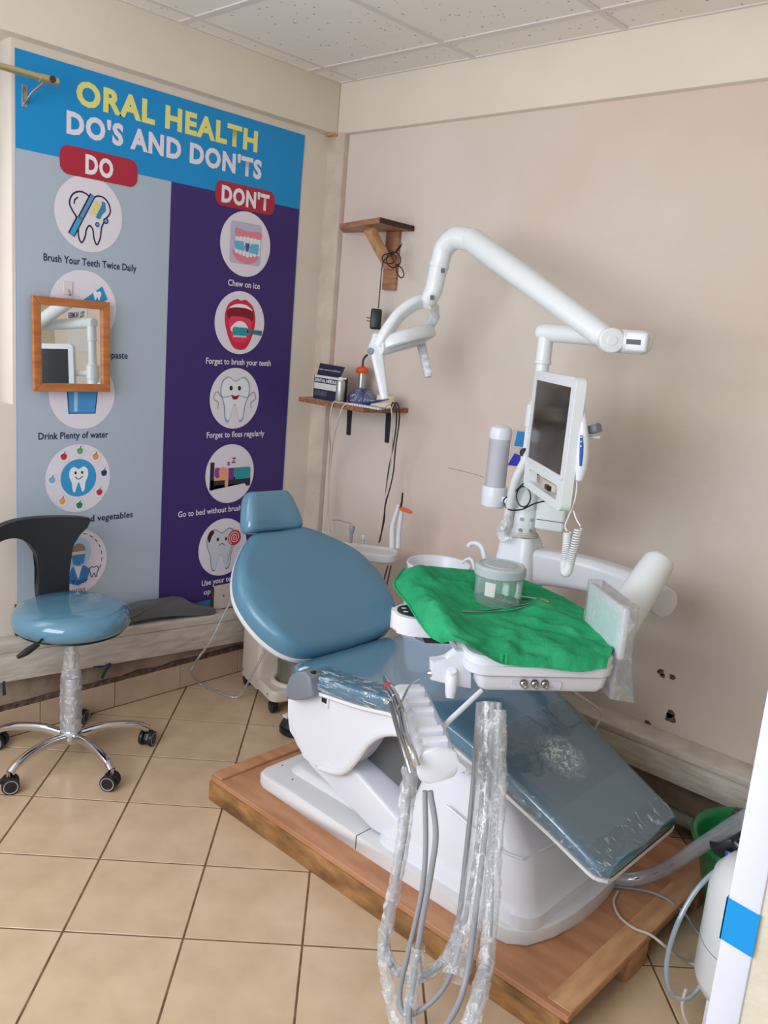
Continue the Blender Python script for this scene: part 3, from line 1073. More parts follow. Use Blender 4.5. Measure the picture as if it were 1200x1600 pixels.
# base plate
bm = NB()
out = []
out += [(-0.955, -0.893), (-0.985, -0.905), (-0.997, -0.935)]
out += [(-0.999, -1.2), (-0.999, -1.5), (-0.999, -1.80), (-0.990, -1.865), (-0.955, -1.905), (-0.88, -1.932), (-0.80, -1.943), (CX, -1.946)]
full = out + [(2*CX-x, y) for x, y in out[-2::-1]]
pts = [(x, y) for x, y in full]
prism(bm, pts, 0.045, T(0, 0, ZP), bev=0.007, seg=3)
base = obj('base_plate', bm, M['white_w'], ch)
for q in ((441, 1196), (457, 1218)):
    p = PZ(*q, ZP+0.045)
    bm = NB()
    lathe(bm, [(0.003, -0.001), (0.003, 0.0006)], T(*p), 8)
    obj('screw_hole', bm, M['black'], base)
bm = NB()   # seam across the plate
box(bm, (-1.0005, -1.352, ZP+0.004), (-0.43, -1.3495, ZP+0.0458))
obj('seam', bm, M['midgrey'], base, smooth=0)
# raised tray-like step on the plate under the lift
bm = NB()
rings = []
for z, y0, y1, w in ((ZP+.04, -.93, -1.36, .20), (ZP+.062, -.955, -1.35, .185), (ZP+.066, -.97, -1.34, .175)):
    rings.append([(CX+a, b, z) for a, b in rrect(-w, y1, w, y0, .05)])
loft(bm, rings)
obj('plate_step', bm, M['white_w'], ch)


def yrings(spec, n=7):
    """spec rows: z, x half width, y_back, y_front, corner radius"""
    return [[(CX+a, b, z) for a, b in rrect(-w, y1, w, y0, r, n)] for z, w, y0, y1, r in spec]


bm = NB()
loft(bm, yrings([(ZP+.044, .262, -1.385, -1.915, .06), (ZP+.075, .260, -1.39, -1.912, .06), (ZP+.085, .252, -1.40, -1.898, .055),
                 (ZP+.105, .248, -1.42, -1.89, .055), (ZP+.19, .236, -1.47, -1.862, .055), (ZP+.20, .231, -1.475, -1.855, .055),
                 (ZP+.285, .222, -1.50, -1.79, .05), (ZP+.335, .20, -1.52, -1.70, .05), (ZP+.36, .15, -1.53, -1.63, .04)]))
obj('base_cover', bm, M['white'], ch)
# moulded V crease on the near side of the cover, and one across its foot side
bm = NB()
for pts in ([(-.958, -1.62, ZP+.250), (-.957, -1.78, ZP+.213), (-.93, -1.845, ZP+.20)], [(-.93, -1.845, ZP+.20), (-.80, -1.862, ZP+.20), (-.62, -1.862, ZP+.20)]):
    tube(bm, cat_rom(pts, 6), 0.004, 6)
obj('moulded_crease', bm, M['white'], ch)
# lift arm: sloping white slab between plate and seat
bm = NB()
prof = [(-1.02, .262), (-1.10, .312), (-1.20, .318), (-1.48, .205), (-1.52, .14), (-1.36, .135), (-1.10, .225)]
MXP = Matrix(((0, 0, 1, 0), (1, 0, 0, 0), (0, 1, 0, 0), (0, 0, 0, 1)))   # local (y, z, x)
prism(bm, prof, 0.48, T(CX-.24, 0, 0) @ MXP, bev=0.012, seg=3)
obj('lift_arm', bm, M['white'], ch)
bm = NB()
prism(bm, [(-1.12, .33), (-1.2, .42), (-1.42, .46), (-1.6, .44), (-1.6, .34), (-1.45, .24)], 0.34, T(CX-.17, 0, 0) @ MXP, bev=0.01)
obj('inner_frame', bm, M['midgrey'], ch)
# white side shell carrying the seat
sh = [PX(u, v, -.975) for u, v in ((470, 1046), (459, 1056), (451, 1085), (451, 1130), (461, 1165), (480, 1188), (500, 1198), (520, 1204), (538, 1201), (555, 1184), (570, 1162), (590, 1148), (615, 1144), (640, 1150), (670, 1170), (705, 1197), (725, 1212), (735, 1208),
                                   (705, 1180), (660, 1145), (615, 1120), (555, 1105), (502, 1086))]
shp = [(p.y, p.z) for p in cat_rom([V((0, p.y, p.z)) for p in sh], 3, True)]
bm = NB()
prism(bm, shp, 0.52, T(-.975, 0, 0) @ MXP, bev=0.014, seg=4)
shell = obj('seat_shell', bm, M['white'], ch)
bm = NB()   # rolled lip round the arch
lipp = [PX(u, v, -.977) for u, v in ((500, 1199), (522, 1206), (540, 1203), (558, 1184), (574, 1162), (594, 1148), (618, 1145), (645, 1153), (672, 1172))]
tube(bm, cat_rom(lipp, 5), 0.010, 10)
obj('arch_lip', bm, M['white_w'], ch)


def lerp_tab(tab, y):
    for (a, va), (b, vb) in zip(tab, tab[1:]):
        if b <= y <= a:
            t = (a-y)/(a-b)
            t = t
            return va+(vb-va)*t
    return tab[0][1] if y > tab[0][0] else tab[-1][1]


def smooth_tab(tab, y, k=0.02):
    return sum(lerp_tab(tab, y+d*k) for d in (-2, -1, 0, 1, 2))/5


ZT = [(-.92, .470), (-.96, .510), (-1.02, .528), (-1.2, .548), (-1.4, .574), (-1.5, .588), (-1.58, .580), (-1.72, .517), (-1.88, .440), (-2.0, .380), (-2.06, .350)]
ZB = [(-.92, .452), (-1.0, .462), (-1.15, .484), (-1.29, .500), (-1.434, .525), (-1.537, .521), (-1.636, .494), (-1.775, .430), (-2.03, .322), (-2.06, .318)]
HW = [(-.92, .12), (-.935, .17), (-.96, .215), (-1.02, .255), (-1.15, .270), (-1.35, .270), (-1.55, .252), (-1.75, .218), (-1.9, .202), (-1.99, .198), (-2.03, .196), (-2.045, .186), (-2.055, .165)]


def seat_ring(y, off=0.0, n=40, bottom=0.0):
    zt, zb, hw = smooth_tab(ZT, y)+off, smooth_tab(ZB, y, .01)-off-bottom, smooth_tab(HW, y, .006)+off
    out = []
    zc, hh = (zt+zb)/2, (zt-zb)/2
    for k in range(n):
        a = 2*PI*k/n
        c, s = math.cos(a), math.sin(a)
        e = 0.55 if s > 0 else 0.22
        x = math.copysign(abs(c)**e, c)*hw
        z = math.copysign(abs(s)**e, s)*hh
        if s > 0:
            z -= 0.010*(1-min(1, (x/hw)**2))*0.6     # shallow dish
        out.append((CX+x, y, zc+z))
    return out


ysl = [-.921, -.928, -.94, -.955, -.975] + [-1.0-.04*k for k in range(25)] + [-1.99, -2.01, -2.025, -2.038, -2.048, -2.054]
bm = NB()
loft(bm, [seat_ring(y) for y in ysl])
obj('seat_and_leg_pad', bm, M['vinylg'], ch, smooth=60)
bm = NB()    # white rim under the pad
rr = []
for y in ysl:
    zb, hw = smooth_tab(ZB, y, .01), smooth_tab(HW, y, .006)
    rr.append([(CX-hw-.004, y, zb+.004), (CX-hw-.006, y, zb-.004), (CX-hw+.004, y, zb-.012), (CX+hw-.004, y, zb-.012), (CX+hw+.006, y, zb-.004), (CX+hw+.004, y, zb+.004)])
loft(bm, rr)
obj('pad_rim', bm, M['white_w'], ch)
# clear film over the foot end: smooth on top, crumpled in one patch and along its edges
def film_piece(name, y0, y1, ny, j0, j1, off, amp, m, label, freq=40, fade=None):
    bm = NB()
    rows = []
    for k in range(ny+1):
        y = y0+(y1-y0)*k/ny
        ring = seat_ring(max(y, -2.054), off=off, n=64, bottom=.003)
        row = []
        for j in range(j0, j1+1):
            p = V(ring[j % 64])
            d = noise.noise(V((p.x*freq, p.y*freq, p.z*freq)))*amp + noise.noise(V((p.x*freq*3, p.y*freq*2.4, p.z*freq*2)))*amp*.4
            nr_ = (p-V((CX, p.y, (ring[16][2]+ring[48][2])/2))).normalized()
            jag = V((0, .012*noise.noise(V((j*.35, y*9, 2))), 0)) if k in (0, ny) else V((0, 0, 0))
            if fade and j in (j0, j1):
                jag += V((.010*noise.noise(V((k*.5, 3, j))), 0, 0))
            row.append(bm.verts.new(p+nr_*abs(d)+jag))
        rows.append(row)
    for A_, B_ in zip(rows, rows[1:]):
        for q in range(len(A_)-1):
            bm.faces.new((A_[q], A_[q+1], B_[q+1], B_[q]))
    return obj(name, bm, m, ch, label=label, smooth=70)


film_piece('clear_film', -1.67, -2.054, 30, -4, 38, .0030, .0010, M['film'], 'clear plastic film over the foot end', 22)
film_piece('film_crumple', -1.70, -1.90, 36, 9, 24, .0042, .0030, M['film_pt'], 'crumpled patch of the clear film', 60, True)
film_piece('film_crumple', -1.70, -2.05, 40, 27, 38, .0045, .0035, M['film_cr'], None, 45)
film_piece('film_crumple', -1.995, -2.054, 14, 4, 28, .0050, .0040, M['film_cr'], None, 45)
film_piece('film_stretch', -1.09, -1.46, 40, 22, 36, .0035, .0022, M['film_st'], 'stretched clear film on the seat edge', 26)

# backrest: pad and white shell behind
es = V((0, .8, .6))
bn = V((0, -.6, .8))
BO = V((CX+.012, -.98, .530))+bn*.016
BM_ = frame(BO, (1, 0, 0), y=es)
half = [(-.014, .0), (-.010, .13), (.004, .205), (.035, .255), (.085, .290), (.14, .310), (.20, .318), (.26, .312), (.32, .286), (.38, .242), (.43, .192), (.465, .148), (.485, .11), (.488, .06), (.484, .0)]
half = [(s, w*.972) for s, w in half]
rt = [V((w, s, 0)) for s, w in half]
lt = [V((-w, s, 0)) for s, w in half[-2:0:-1]]
bo = [(p.x, p.y) for p in cat_rom(rt+lt, 5, True)]
bm = NB()
pad(bm, bo, 0.046, 0.034, BM_, dome=0.006, nr=7)
for v in bm.verts:      # slight side bolsters
    l = BM_.inverted() @ v.co
    if l.z > -0.03:
        v.co += bn*(0.016*min(1, (abs(l.x)/.25)**2)*(1 if abs(l.x) < .27 else .8))
obj('backrest_pad', bm, M['vinyl'], ch, smooth=60)
bm = NB()
bo2 = [(x*1.004, .235+(y-.235)*1.006) for x, y in bo]
m2 = BM_ @ T(0, 0, -.0465)
pad(bm, bo2, 0.030, 0.02, m2 @ Matrix.Rotation(PI, 4, 'Y') @ T(0, 0, 0.030), dome=-0.0)
obj('backrest_shell', bm, M['white_w'], ch, smooth=60)
bm = NB()
box(bm, (CX-.12, -1.06, .40), (CX+.12, -.93, .49), bev=.02)
obj('back_hinge', bm, M['midgrey'], ch)
# headrest
hm = frame((CX-.004, -.560, .882), V((1, -.02, -.03)), y=V((0.02, .42, .91)))
bm = NB()
def hring(s, n=36, e=.36):
    return None
rings = []
for k in range(13):
    a = -PI/2+PI*k/12
    s = math.copysign(abs(math.sin(a))**.6, a)*.072
    w = max(0.02, abs(math.cos(a))**.38)
    ring = []
    for j in range(40):
        b = 2*PI*j/40
        c, d = math.cos(b), math.sin(b)
        x = math.copysign(abs(c)**.5, c)*(.112-.022*(s/.072))*(.66+.34*w)
        z = math.copysign(abs(d)**.6, d)*.046*w
        if d > 0:
            z -= .014*(1-min(1, (x/.1)**2))
        ring.append(hm @ V((x, s, z)))
    rings.append(ring)
loft(bm, rings)
obj('headrest', bm, M['vinylg'], ch, smooth=60)
bm = NB()
box(bm, (CX-.03, -.545, .78), (CX+.03, -.522, .88), bev=.006)
obj('headrest_bar', bm, M['steel'], ch)
# grey hinge caps of the folded armrests, near and far side
for side in (-1, 1):
    X0 = -.985 if side < 0 else 2*CX+.985
    pr = [PX(u, v, -.985) for u, v in ((458, 1088), (457, 1072), (463, 1054), (474, 1046), (486, 1046), (495, 1056), (500, 1086), (490, 1090), (474, 1091))]
    prc = [(p.y, p.z) for p in pr]
    bm = NB()
    prism(bm, prc, 0.055, T(X0-.03, 0, 0) @ MXP, bev=0.008, seg=3)
    hc = obj('armrest_socket', bm, M['grey_pl'], ch)
    p = PX(489, 1051, -.985)
    bm = NB()
    lathe(bm, [(.010, -.002), (.010, .0035)], T(X0, p.y, p.z+.001), 14)
    obj('socket_hole', bm, M['black'], hc)
    if side < 0:
        q = PX(503, 1098, -.99)
        bm = NB()
        box(bm, (-.981, q.y-.016, q.z-.016), (-.974, q.y+.014, q.z+.016), bev=.002)
        sk = obj('socket_plate', bm, M['white_w'], shell)
        bm = NB()
        box(bm, (-.9825, q.y-.010, q.z-.002), (-.980, q.y+.010, q.z+.013))
        obj('socket_slot', bm, M['black'], shell)

# ================================================================== UNIT COLUMN, SWING ARM, CUSPIDOR
PXX, PYY = -.34, -1.355
un = empty('dental_unit', (PXX, PYY, ZP), 'white dental unit column with swing arm and cuspidor behind the chair', 'dental unit')
bm = NB()
loft(bm, [[(PXX+a, PYY+.16+b, z) for a, b in rrect(-w, -.25, w, .25, .05)] for z, w in ((ZP, .08), (ZP+.1, .095), (.55, .10), (.64, .10), (.66, .085))])
obj('side_box', bm, M['white'], un)
bm = NB()
loft(bm, [[(PXX+a*s, PYY+b*s, z) for a, b in rrect(-.062, -.072, .062, .072, .035)] for z, s in ((.62, 1.05), (.80, 1.0), (.905, .84), (.93, .70))])
obj('column_housing', bm, M['white'], un)
bm = NB()
cyl(bm, (PXX, PYY, .92), (PXX, PYY, 1.02), .042, 28, bev=.003)
clampo = obj('column_clamp', bm, M['white_l'], un)
for z in (.955, .99):
    for a in (-2.0, -2.75):
        c = V((PXX+.0425*math.cos(a), PYY+.0425*math.sin(a), z))
        bm = NB()
        cyl(bm, c, c+V((math.cos(a), math.sin(a), 0))*.004, .006, 10)
        obj('clamp_screw', bm, M['steel'], clampo)
bm = NB()
for z in (.932, .938):
    tube(bm, [(PXX+.047*math.cos(a), PYY+.047*math.sin(a), z+.004*math.sin(2*a)) for a in [2*PI*k/28 for k in range(28)]], .005, 8, closed=True)
obj('wrapped_cord', bm, M['palecord'], un)
bm = NB()
lathe(bm, [(.034, 1.02), (.034, 1.19), (.030, 1.20), (.030, 1.275), (.0335, 1.277), (.0335, 1.345), (.028, 1.347), (.021, 1.36), (.0205, 1.50)], T(PXX, PYY, 0), 28)
obj('column_tube', bm, M['white_l'], un)
# corrugated-free white hose strapped to the column
bm = NB()
hp = [PX(838, 690, -.40), PX(822, 718, -.41), PX(806, 750, -.41), PX(798, 785, -.40), PX(794, 812, -.39), PX(795, 830, -.37)]
tube(bm, cat_rom(hp, 8), .0145, 12)
obj('feed_hose', bm, M['white_w'], un)
bm = NB()   # scrap of clear bag tied at its lower end
tube(bm, cat_rom([PX(795, 805, -.41), PX(788, 818, -.42), PX(781, 830, -.42), PX(790, 842, -.42), PX(800, 838, -.42)], 5), [.006, .016, .012, .014, .004], 10, rough=.5)
obj('bag_scrap', bm, M['sleeve'], un)
bm = NB()
p = PX(819, 707, -.385)
lathe(bm, [(.004, -.02), (.011, -.018), (.014, -.006), (.010, .002), (.002, .003)], zto(p, (-.7, -.5, .1)), 16)
obj('black_knob', bm, M['black'], un)
bm = NB()
bl_ = [PX(878, 778, -.45), PX(838, 786, -.43), PX(815, 796, -.42), PX(795, 796, -.41), PX(787, 785, -.41), PX(790, 778, -.41), PX(805, 768, -.41), PX(815, 758, -.42), PX(834, 745, -.43), PX(850, 736, -.44)]
tube(bm, cat_rom(bl_, 8), .0024, 8)
lp = [PX(822+11*math.cos(a)-4, 776+16*math.sin(a), -.425) for a in [2*PI*k/14 for k in range(14)]]
tube(bm, cat_rom(lp, 3, True), .0024, 8, closed=True)
obj('black_cable_loop', bm, M['black'], un)
# white block behind the monitor's lower edge
bm = NB()
bmx = frame(PX(862, 805, -.33), V((.42, -.9, 0)), z=V((0, 0, 1)))
box(bm, (-.045, -.04, -.045), (.045, .04, .05), bev=.010, seg=3, mx=bmx)
blk = obj('control_block', bm, M['white_l'], un)
bm = NB()
box(bm, (-.04, -.0412, -.012), (.042, -.0395, -.010), mx=bmx)
obj('block_groove', bm, M['black'], blk)
# swing arm
bm = NB()
arm = [V((PXX-.005, -1.36, .835)), V((-.30, -1.45, .842)), V((-.262, -1.56, .842)), V((-.252, -1.66, .840)), V((-.262, -1.75, .838)), V((-.285, -1.80, .836))]
ap = cat_rom(arm, 8)
rings = []
for i, p in enumerate(ap):
    t = (ap[min(i+1, len(ap)-1)]-ap[max(i-1, 0)]).normalized()
    sd = t.cross(V((0, 0, 1))).normalized()
    f = i/(len(ap)-1)
    hw, hh = .045-.004*f, .060-.018*f
    rings.append([p+sd*a+V((0, 0, b)) for a, b in rrect(-hw, -hh, hw, hh, .020+.012*f, 5)])
loft(bm, rings)
obj('swing_arm', bm, M['white'], un)
bm = NB()
cyl(bm, V((-.275, -1.775, .837)), PX(1040, 943, -.305), .044, 32, bev=.004)
obj('arm_end_cap', bm, M['white'], un)
# cuspidor bowl with its taps
bc = PX(686, 880, -.36)
bm = NB()
bz = bc.z
lathe(bm, [(.03, bz-.11), (.075, bz-.10), (.104, bz-.05), (.112, bz-.004), (.110, bz), (.106, bz-.002), (.098, bz-.045), (.07, bz-.082), (.02, bz-.09)], T(bc.x, bc.y, 0), 40)
obj('cuspidor_bowl', bm, M['white'], un)
bm = NB()
cyl(bm, (bc.x, bc.y, .62), (bc.x, bc.y, bz-.10), .05, 20)
obj('bowl_neck', bm, M['white'], un)
bm = NB()
tube(bm, cat_rom([PX(757, 892, -.38), PX(757, 872, -.38), PX(753, 856, -.38), PX(744, 849, -.38), PX(735, 850, -.38), PX(732, 854, -.38)], 6), .008, 10)
obj('cup_filler_tap', bm, M['white'], un)
bm = NB()
tube(bm, cat_rom([PX(742, 892, -.40), PX(738, 877, -.40), PX(732, 873, -.40), PX(722, 879, -.40)], 5), .0055, 10)
obj('bowl_rinse_tap', bm, M['white'], un)

# cup dispenser clipped to the column
DX, DY = -.345, -1.233
cd = empty('cup_dispenser', (DX, DY, 1.0), 'frosted tube cup dispenser with white cap beside the column', 'cup dispenser')
bm = NB()
lathe(bm, [(.036, 1.0), (.040, 1.005), (.0415, 1.065), (.040, 1.068), (.030, 1.068)], T(DX, DY, 0), 32)
obj('dispenser_base', bm, M['white'], cd)
bm = NB()
lathe(bm, [(.034, 1.066), (.034, 1.225)], T(DX, DY, 0), 32, cap=(False, False))
obj('frosted_tube', bm, M['frost'], cd)
bm = NB()
for k in range(10):
    lathe(bm, [(.026, 1.07+k*.013), (.031, 1.082+k*.013)], T(DX, DY, 0), 24, cap=(True, True))
obj('cup_stack', bm, M['white'], cd)
bm = NB()
lathe(bm, [(.036, 1.222), (.037, 1.245), (.033, 1.258), (.018, 1.266), (.004, 1.268)], T(DX, DY, 0), 32)
obj('dispenser_cap', bm, M['white'], cd)
bm = NB()
box(bm, (DX-.012, DY-.10, 1.022), (DX+.012, DY-.038, 1.042), bev=.004)
obj('dispenser_bracket', bm, M['white'], cd)
# foil sachet tucked behind the column
sc = empty('sachet', PX(810, 700, -.31), 'clear sachet with blue print hanging behind the white column', 'sachet')
bm = NB()
sm = frame(PX(812, 700, -.315), V((.55, -.83, .1)), y=V((-.25, 0, 1)))
prism(bm, [(-.034, -.06), (.030, -.07), (.036, .055), (-.02, .062)], .004, sm, bev=.001, seg=1)
obj('pouch', bm, M['film'], sc)
bm = NB()
prism(bm, [(-.018, .008), (.03, .004), (.034, .052), (-.008, .058)], .0008, sm @ T(0, 0, .0045))
obj('blue_print', bm, mat('sachet_blue', (50, 130, 190), .4), sc, smooth=0)
bm = NB()
prism(bm, [(-.038, -.056), (.012, -.062), (.010, -.026), (-.016, -.016)], .0008, sm @ T(0, 0, .0045))
obj('indigo_print', bm, mat('sachet_indigo', (54, 58, 176), .4), sc, smooth=0)

# ================================================================== OPERATING LIGHT
ol = empty('operating_light', (PXX, PYY, 1.47), 'white folding arm operating light mounted on top of the column', 'operating light')
E0 = V((PXX, PYY, 1.49))
J = PX(1000, 536, -.45)
bm = NB()
tube(bm, [V((PXX, PYY, 1.475)), V((PXX, PYY, 1.555))], .0235, 24)
tube(bm, cat_rom([V((PXX, PYY+.030, 1.563)), V((PXX, PYY+.026, 1.563)), V((PXX, PYY+.012, 1.564)), V((PXX, PYY-.02, 1.565)), V((PXX-.004, PYY-.2, 1.564)), V((J.x, J.y+.06, J.z+.002))], 6), [.012, .022, .027, .0275, .0275, .0275], 24)
obj('lower_arm', bm, M['white_l'], ol, smooth=50)
bm = NB()
lathe(bm, [(.0235, 1.470), (.0255, 1.472), (.0255, 1.480), (.0235, 1.482)], T(PXX, PYY, 0), 28)
obj('collar', bm, M['white_l'], ol)
# knuckle joint with its clip
kd = (V((PX(1018, 536, -.455))-PX(950, 531, -.48))).normalized()
ka = PX(950, 531, -.49)
kb = PX(1019, 537, -.46)
bm = NB()
km = frame((ka+kb)/2, kd, z=V((0, 0, 1)))
L = (kb-ka).length/2
box(bm, (-L-.01, -.038, -.031), (L, .038, .031), bev=.026, seg=5, mx=km)
kn = obj('knuckle', bm, M['white_l'], ol, smooth=50)
bm = NB()
box(bm, (-.002, -.0425, -.025), (L-.002, -.030, .026), bev=.008, seg=3, mx=km)
cp = obj('knuckle_clip', bm, M['white'], ol)
bm = NB()
box(bm, (.002, -.0434, -.007), (.040, -.0422, .006), mx=km)
obj('clip_slot', bm, M['black'], cp)
# spring arm
A = PX(938, 522, -0.49)
B = PX(736, 374, -0.340)
bm = NB()
dv = (B-A)
pts = [A.lerp(B, t) for t in [k/12 for k in range(13)]]
tube(bm, pts, [.032, .0345, .0365, .038, .038], 28)
obj('spring_arm', bm, M['white_l'], ol, smooth=50)
bm = NB()
lathe(bm, [(.028, -.05), (.033, -.045), (.033, -.004), (.030, .0), (.013, .001), (.012, .003), (.002, .003)], zto(PX(957, 532, -0.532), V((-.75, -.62, .0))), 28)
obj('pivot_cap', bm, M['white_l'], ol)
bm = NB()
tube(bm, [A+dv.normalized()*-.030, A+dv.normalized()*.0], [.026, .0325], 24)
obj('arm_root', bm, M['white_l'], ol)
# swan neck down to the lamp
N0 = PX(742, 378, -0.340)
nk = [N0, PX(722, 372, -0.340), PX(708, 374, -0.340), PX(694, 388, -0.342), PX(688, 408, -0.345), PX(683, 428, -0.350), PX(679, 448, -0.355), PX(675, 459, -0.358), PX(671, 466, -0.360), PX(668, 470, -0.360)]
bm = NB()
tube(bm, cat_rom(nk, 6), [.0375, .037, .0345, .032, .0305, .030, .029, .026], 24)
neck = obj('swan_neck', bm, M['white_l'], ol, smooth=50)
bm = NB()
NKP = cat_rom(nk, 6)
tube(bm, [NKP[25], NKP[26], NKP[27]], .0345, 24)
obj('neck_collar', bm, M['white_l'], ol)
for q in ((692, 423), (675, 465)):
    p = PX(*q, -.355)
    bm = NB()
    mx_ = frame(p, CR, y=V((.1, .1, 1)))
    nrm = (CAM-p).normalized()
    box(bm, (-.006, -.0075, -.006), (.006, .0075, .0015), mx=frame(PX(*q, -.385), CR, z=nrm))
    obj('grey_sticker', bm, M['midgrey'], neck)
# yoke: curved near arm, far arm
bm = NB()
def bar(bm, pts, w, t, up, n=7):
    P = cat_rom(pts, n)
    rings = []
    for i, p in enumerate(P):
        tg = (P[min(i+1, len(P)-1)]-P[max(i-1, 0)]).normalized()
        u = V(up)
        u = (u-tg*u.dot(tg)).normalized()
        s = tg.cross(u)
        f = i/(len(P)-1)
        ww = w if not isinstance(w, tuple) else w[0]+(w[1]-w[0])*f
        rings.append([p+u*a+s*b for a, b in rrect(-ww/2, -t/2, ww/2, t/2, min(ww, t)*.38, 4)])
    loft(bm, rings)
bar(bm, [PX(678, 475, -0.340), PX(662, 471, -0.345), PX(645, 476, -0.380), PX(625, 491, -0.420), PX(610, 510, -0.450), PX(600, 527, -0.465), PX(594, 540, -0.470)], (.046, .056), .034, V((-.5, -.4, .7)))
obj('near_yoke_arm', bm, M['white_l'], ol, smooth=50)
bm = NB()
bar(bm, [PX(662, 473, -0.345), PX(676, 478, -0.315), PX(680, 491, -0.270), PX(672, 507, -0.245), PX(662, 520, -0.240)], (.034, .038), .024, V((-.6, -.4, .6)))
obj('far_yoke_arm', bm, M['white_l'], ol, smooth=50)
# lamp head: shallow dish between the pivots
pn, pf = PX(596, 540, -0.460), PX(664, 524, -0.240)
lc = (pn+pf)/2
ax = (pf-pn).normalized()
lmx = frame(lc, ax, y=V((.0, -.86, .32)))
bm = NB()
rings = []
for z, s in ((.012, .80), (.018, .93), (.012, 1.0), (-.012, 1.0), (-.024, .94), (-.028, .82)):
    rings.append([lmx @ V((a*s, b*s, z)) for a, b in smooth_poly([(-.125, -.052), (-.132, .02), (-.07, .084), (.055, .090), (.125, .033), (.125, -.044), (.045, -.068), (-.055, -.068)], 5)])
loft(bm, rings)
obj('lamp_head', bm, M['white_l'], ol, smooth=50)
bm = NB()
loft(bm, [[lmx @ V((a*s, b*s+.005, z)) for a, b in smooth_poly([(-.09, -.035), (-.09, .02), (-.045, .055), (.04, .058), (.085, .02), (.085, -.03), (0, -.042)], 4)] for z, s in ((.014, 1.0), (.024, .97), (.030, .85))])
obj('lamp_back_panel', bm, mat('lamp_grey_white', (200, 204, 212), .25), ol, smooth=50)
bm = NB()
bmh = frame(PX(597, 526, -0.45), ax, z=V((0, -.25, 1)))
box(bm, (-.026, -.026, -.035), (.034, .030, .010), bev=.012, seg=3, mx=bmh)
cyl(bm, pn-ax*.025, pn+ax*.045, .034, 24, bev=.005)
obj('near_pivot', bm, M['white_l'], ol)
bm = NB()
cyl(bm, PX(581, 549, -0.490), PX(581, 549, -0.490)+V((-.012, -.004, 0)), .012, 20, bev=.002)
obj('pivot_button', bm, M['grey_pl'], ol)
bm = NB()
cyl(bm, pf-ax*.03, pf+ax*.018, .020, 20, bev=.003)
obj('far_pivot', bm, M['white_l'], ol)
bm = NB()
bar(bm, [PX(588, 543, -0.475), PX(592, 570, -0.475), PX(597, 598, -0.475), PX(601, 624, -0.475)], (.047, .027), .029, V((-.7, .6, 0)))
obj('near_handle', bm, M['white'], ol, smooth=50)
bm = NB()
bar(bm, [PX(656, 528, -0.240), PX(661, 550, -0.240), PX(666, 572, -0.240), PX(670, 589, -0.240)], (.034, .027), .025, V((-.7, .6, 0)))
fh = obj('far_handle', bm, M['white'], ol, smooth=50)
for k in range(4):
    p = PX(661+3*k, 545+12*k, -.254)
    bm = NB()
    lathe(bm, [(.002, -.004), (.010, -.002), (.010, .002), (.004, .004)], zto(p, (-.75, -.6, 0)), 12)
    obj('finger_grip', bm, M['white'], fh)
bm = NB()
p = PX(662, 526, -0.255)
cyl(bm, p, PX(669, 525, -0.260), .003, 10)
lathe(bm, [(.004, -.003), (.006, .003)], zto(p, CR), 10)
obj('wing_screw', bm, M['steel'], ol)

# ================================================================== MONITOR
mo = empty('monitor', (-.55, -1.53, 1.10), 'white framed monitor with a dark screen on the column', 'monitor')
TL, TR_ = V((-.425, -1.39, 0)), V((-.685, -1.683, 0))
mxd = (TR_-TL).normalized()
mn = V((mxd.y, -mxd.x, 0))
if mn.dot(V((-1, 1, 0))) < 0:
    mn = -mn
MW = (TR_-TL).length
MM = Matrix((mxd, V((0, 0, 1)), mn)).transposed().to_4x4()
MM.translation = V((TL.x, TL.y, 1.105))      # local x along the face, y up, z out of the screen
bm = NB()
MH = .347
outer = rrect(0, 0, MW, MH, .022, 6)
hole = rrect(.05, .022, MW-.05, .060, .012, 6)


def plate_with_hole(bm, outer, hole, z0, z1, mx):
    rings = []
    n = len(outer)
    for poly, z in ((hole, z0), (outer, z0), (outer, z1), (hole, z1)):
        rings.append([mx @ V((a, b, z)) for a, b in poly])
    loft(bm, rings, closed_loop=True)


plate_with_hole(bm, outer, hole, -.026, .0, MM)
fr_ = obj('monitor_body', bm, M['white_l'], mo)
bm = NB()
plate_with_hole(bm, rrect(.002, .082, MW-.002, MH-.002, .018, 6), rrect(.028, .092, MW-.028, MH-.026, .002, 6), .0, .004, MM)
obj('bezel', bm, M['white'], mo)
bm = NB()
prism(bm, rrect(.028, .092, MW-.028, MH-.026, .002, 6), .0012, MM)
obj('screen', bm, M['screen'], mo, smooth=0)
bm = NB()
p = MM @ V((MW*.65, .040, -.03))
box(bm, (MW*.40, .030, -.024), (MW*.72, .052, -.010), bev=.004, mx=MM)
obj('slot_bracket', bm, M['cream_pl'], mo)
bm = NB()
box(bm, (MW*.55, .030, -.010), (MW*.66, .044, -.002), bev=.002, mx=MM)
obj('dark_plug', bm, M['black'], mo)
bm = NB()
cyl(bm, MM @ V((.10, .20, -.024)), V((PXX-.02, PYY-.02, 1.305)), .016, 14)
obj('mount', bm, M['white_l'], mo)

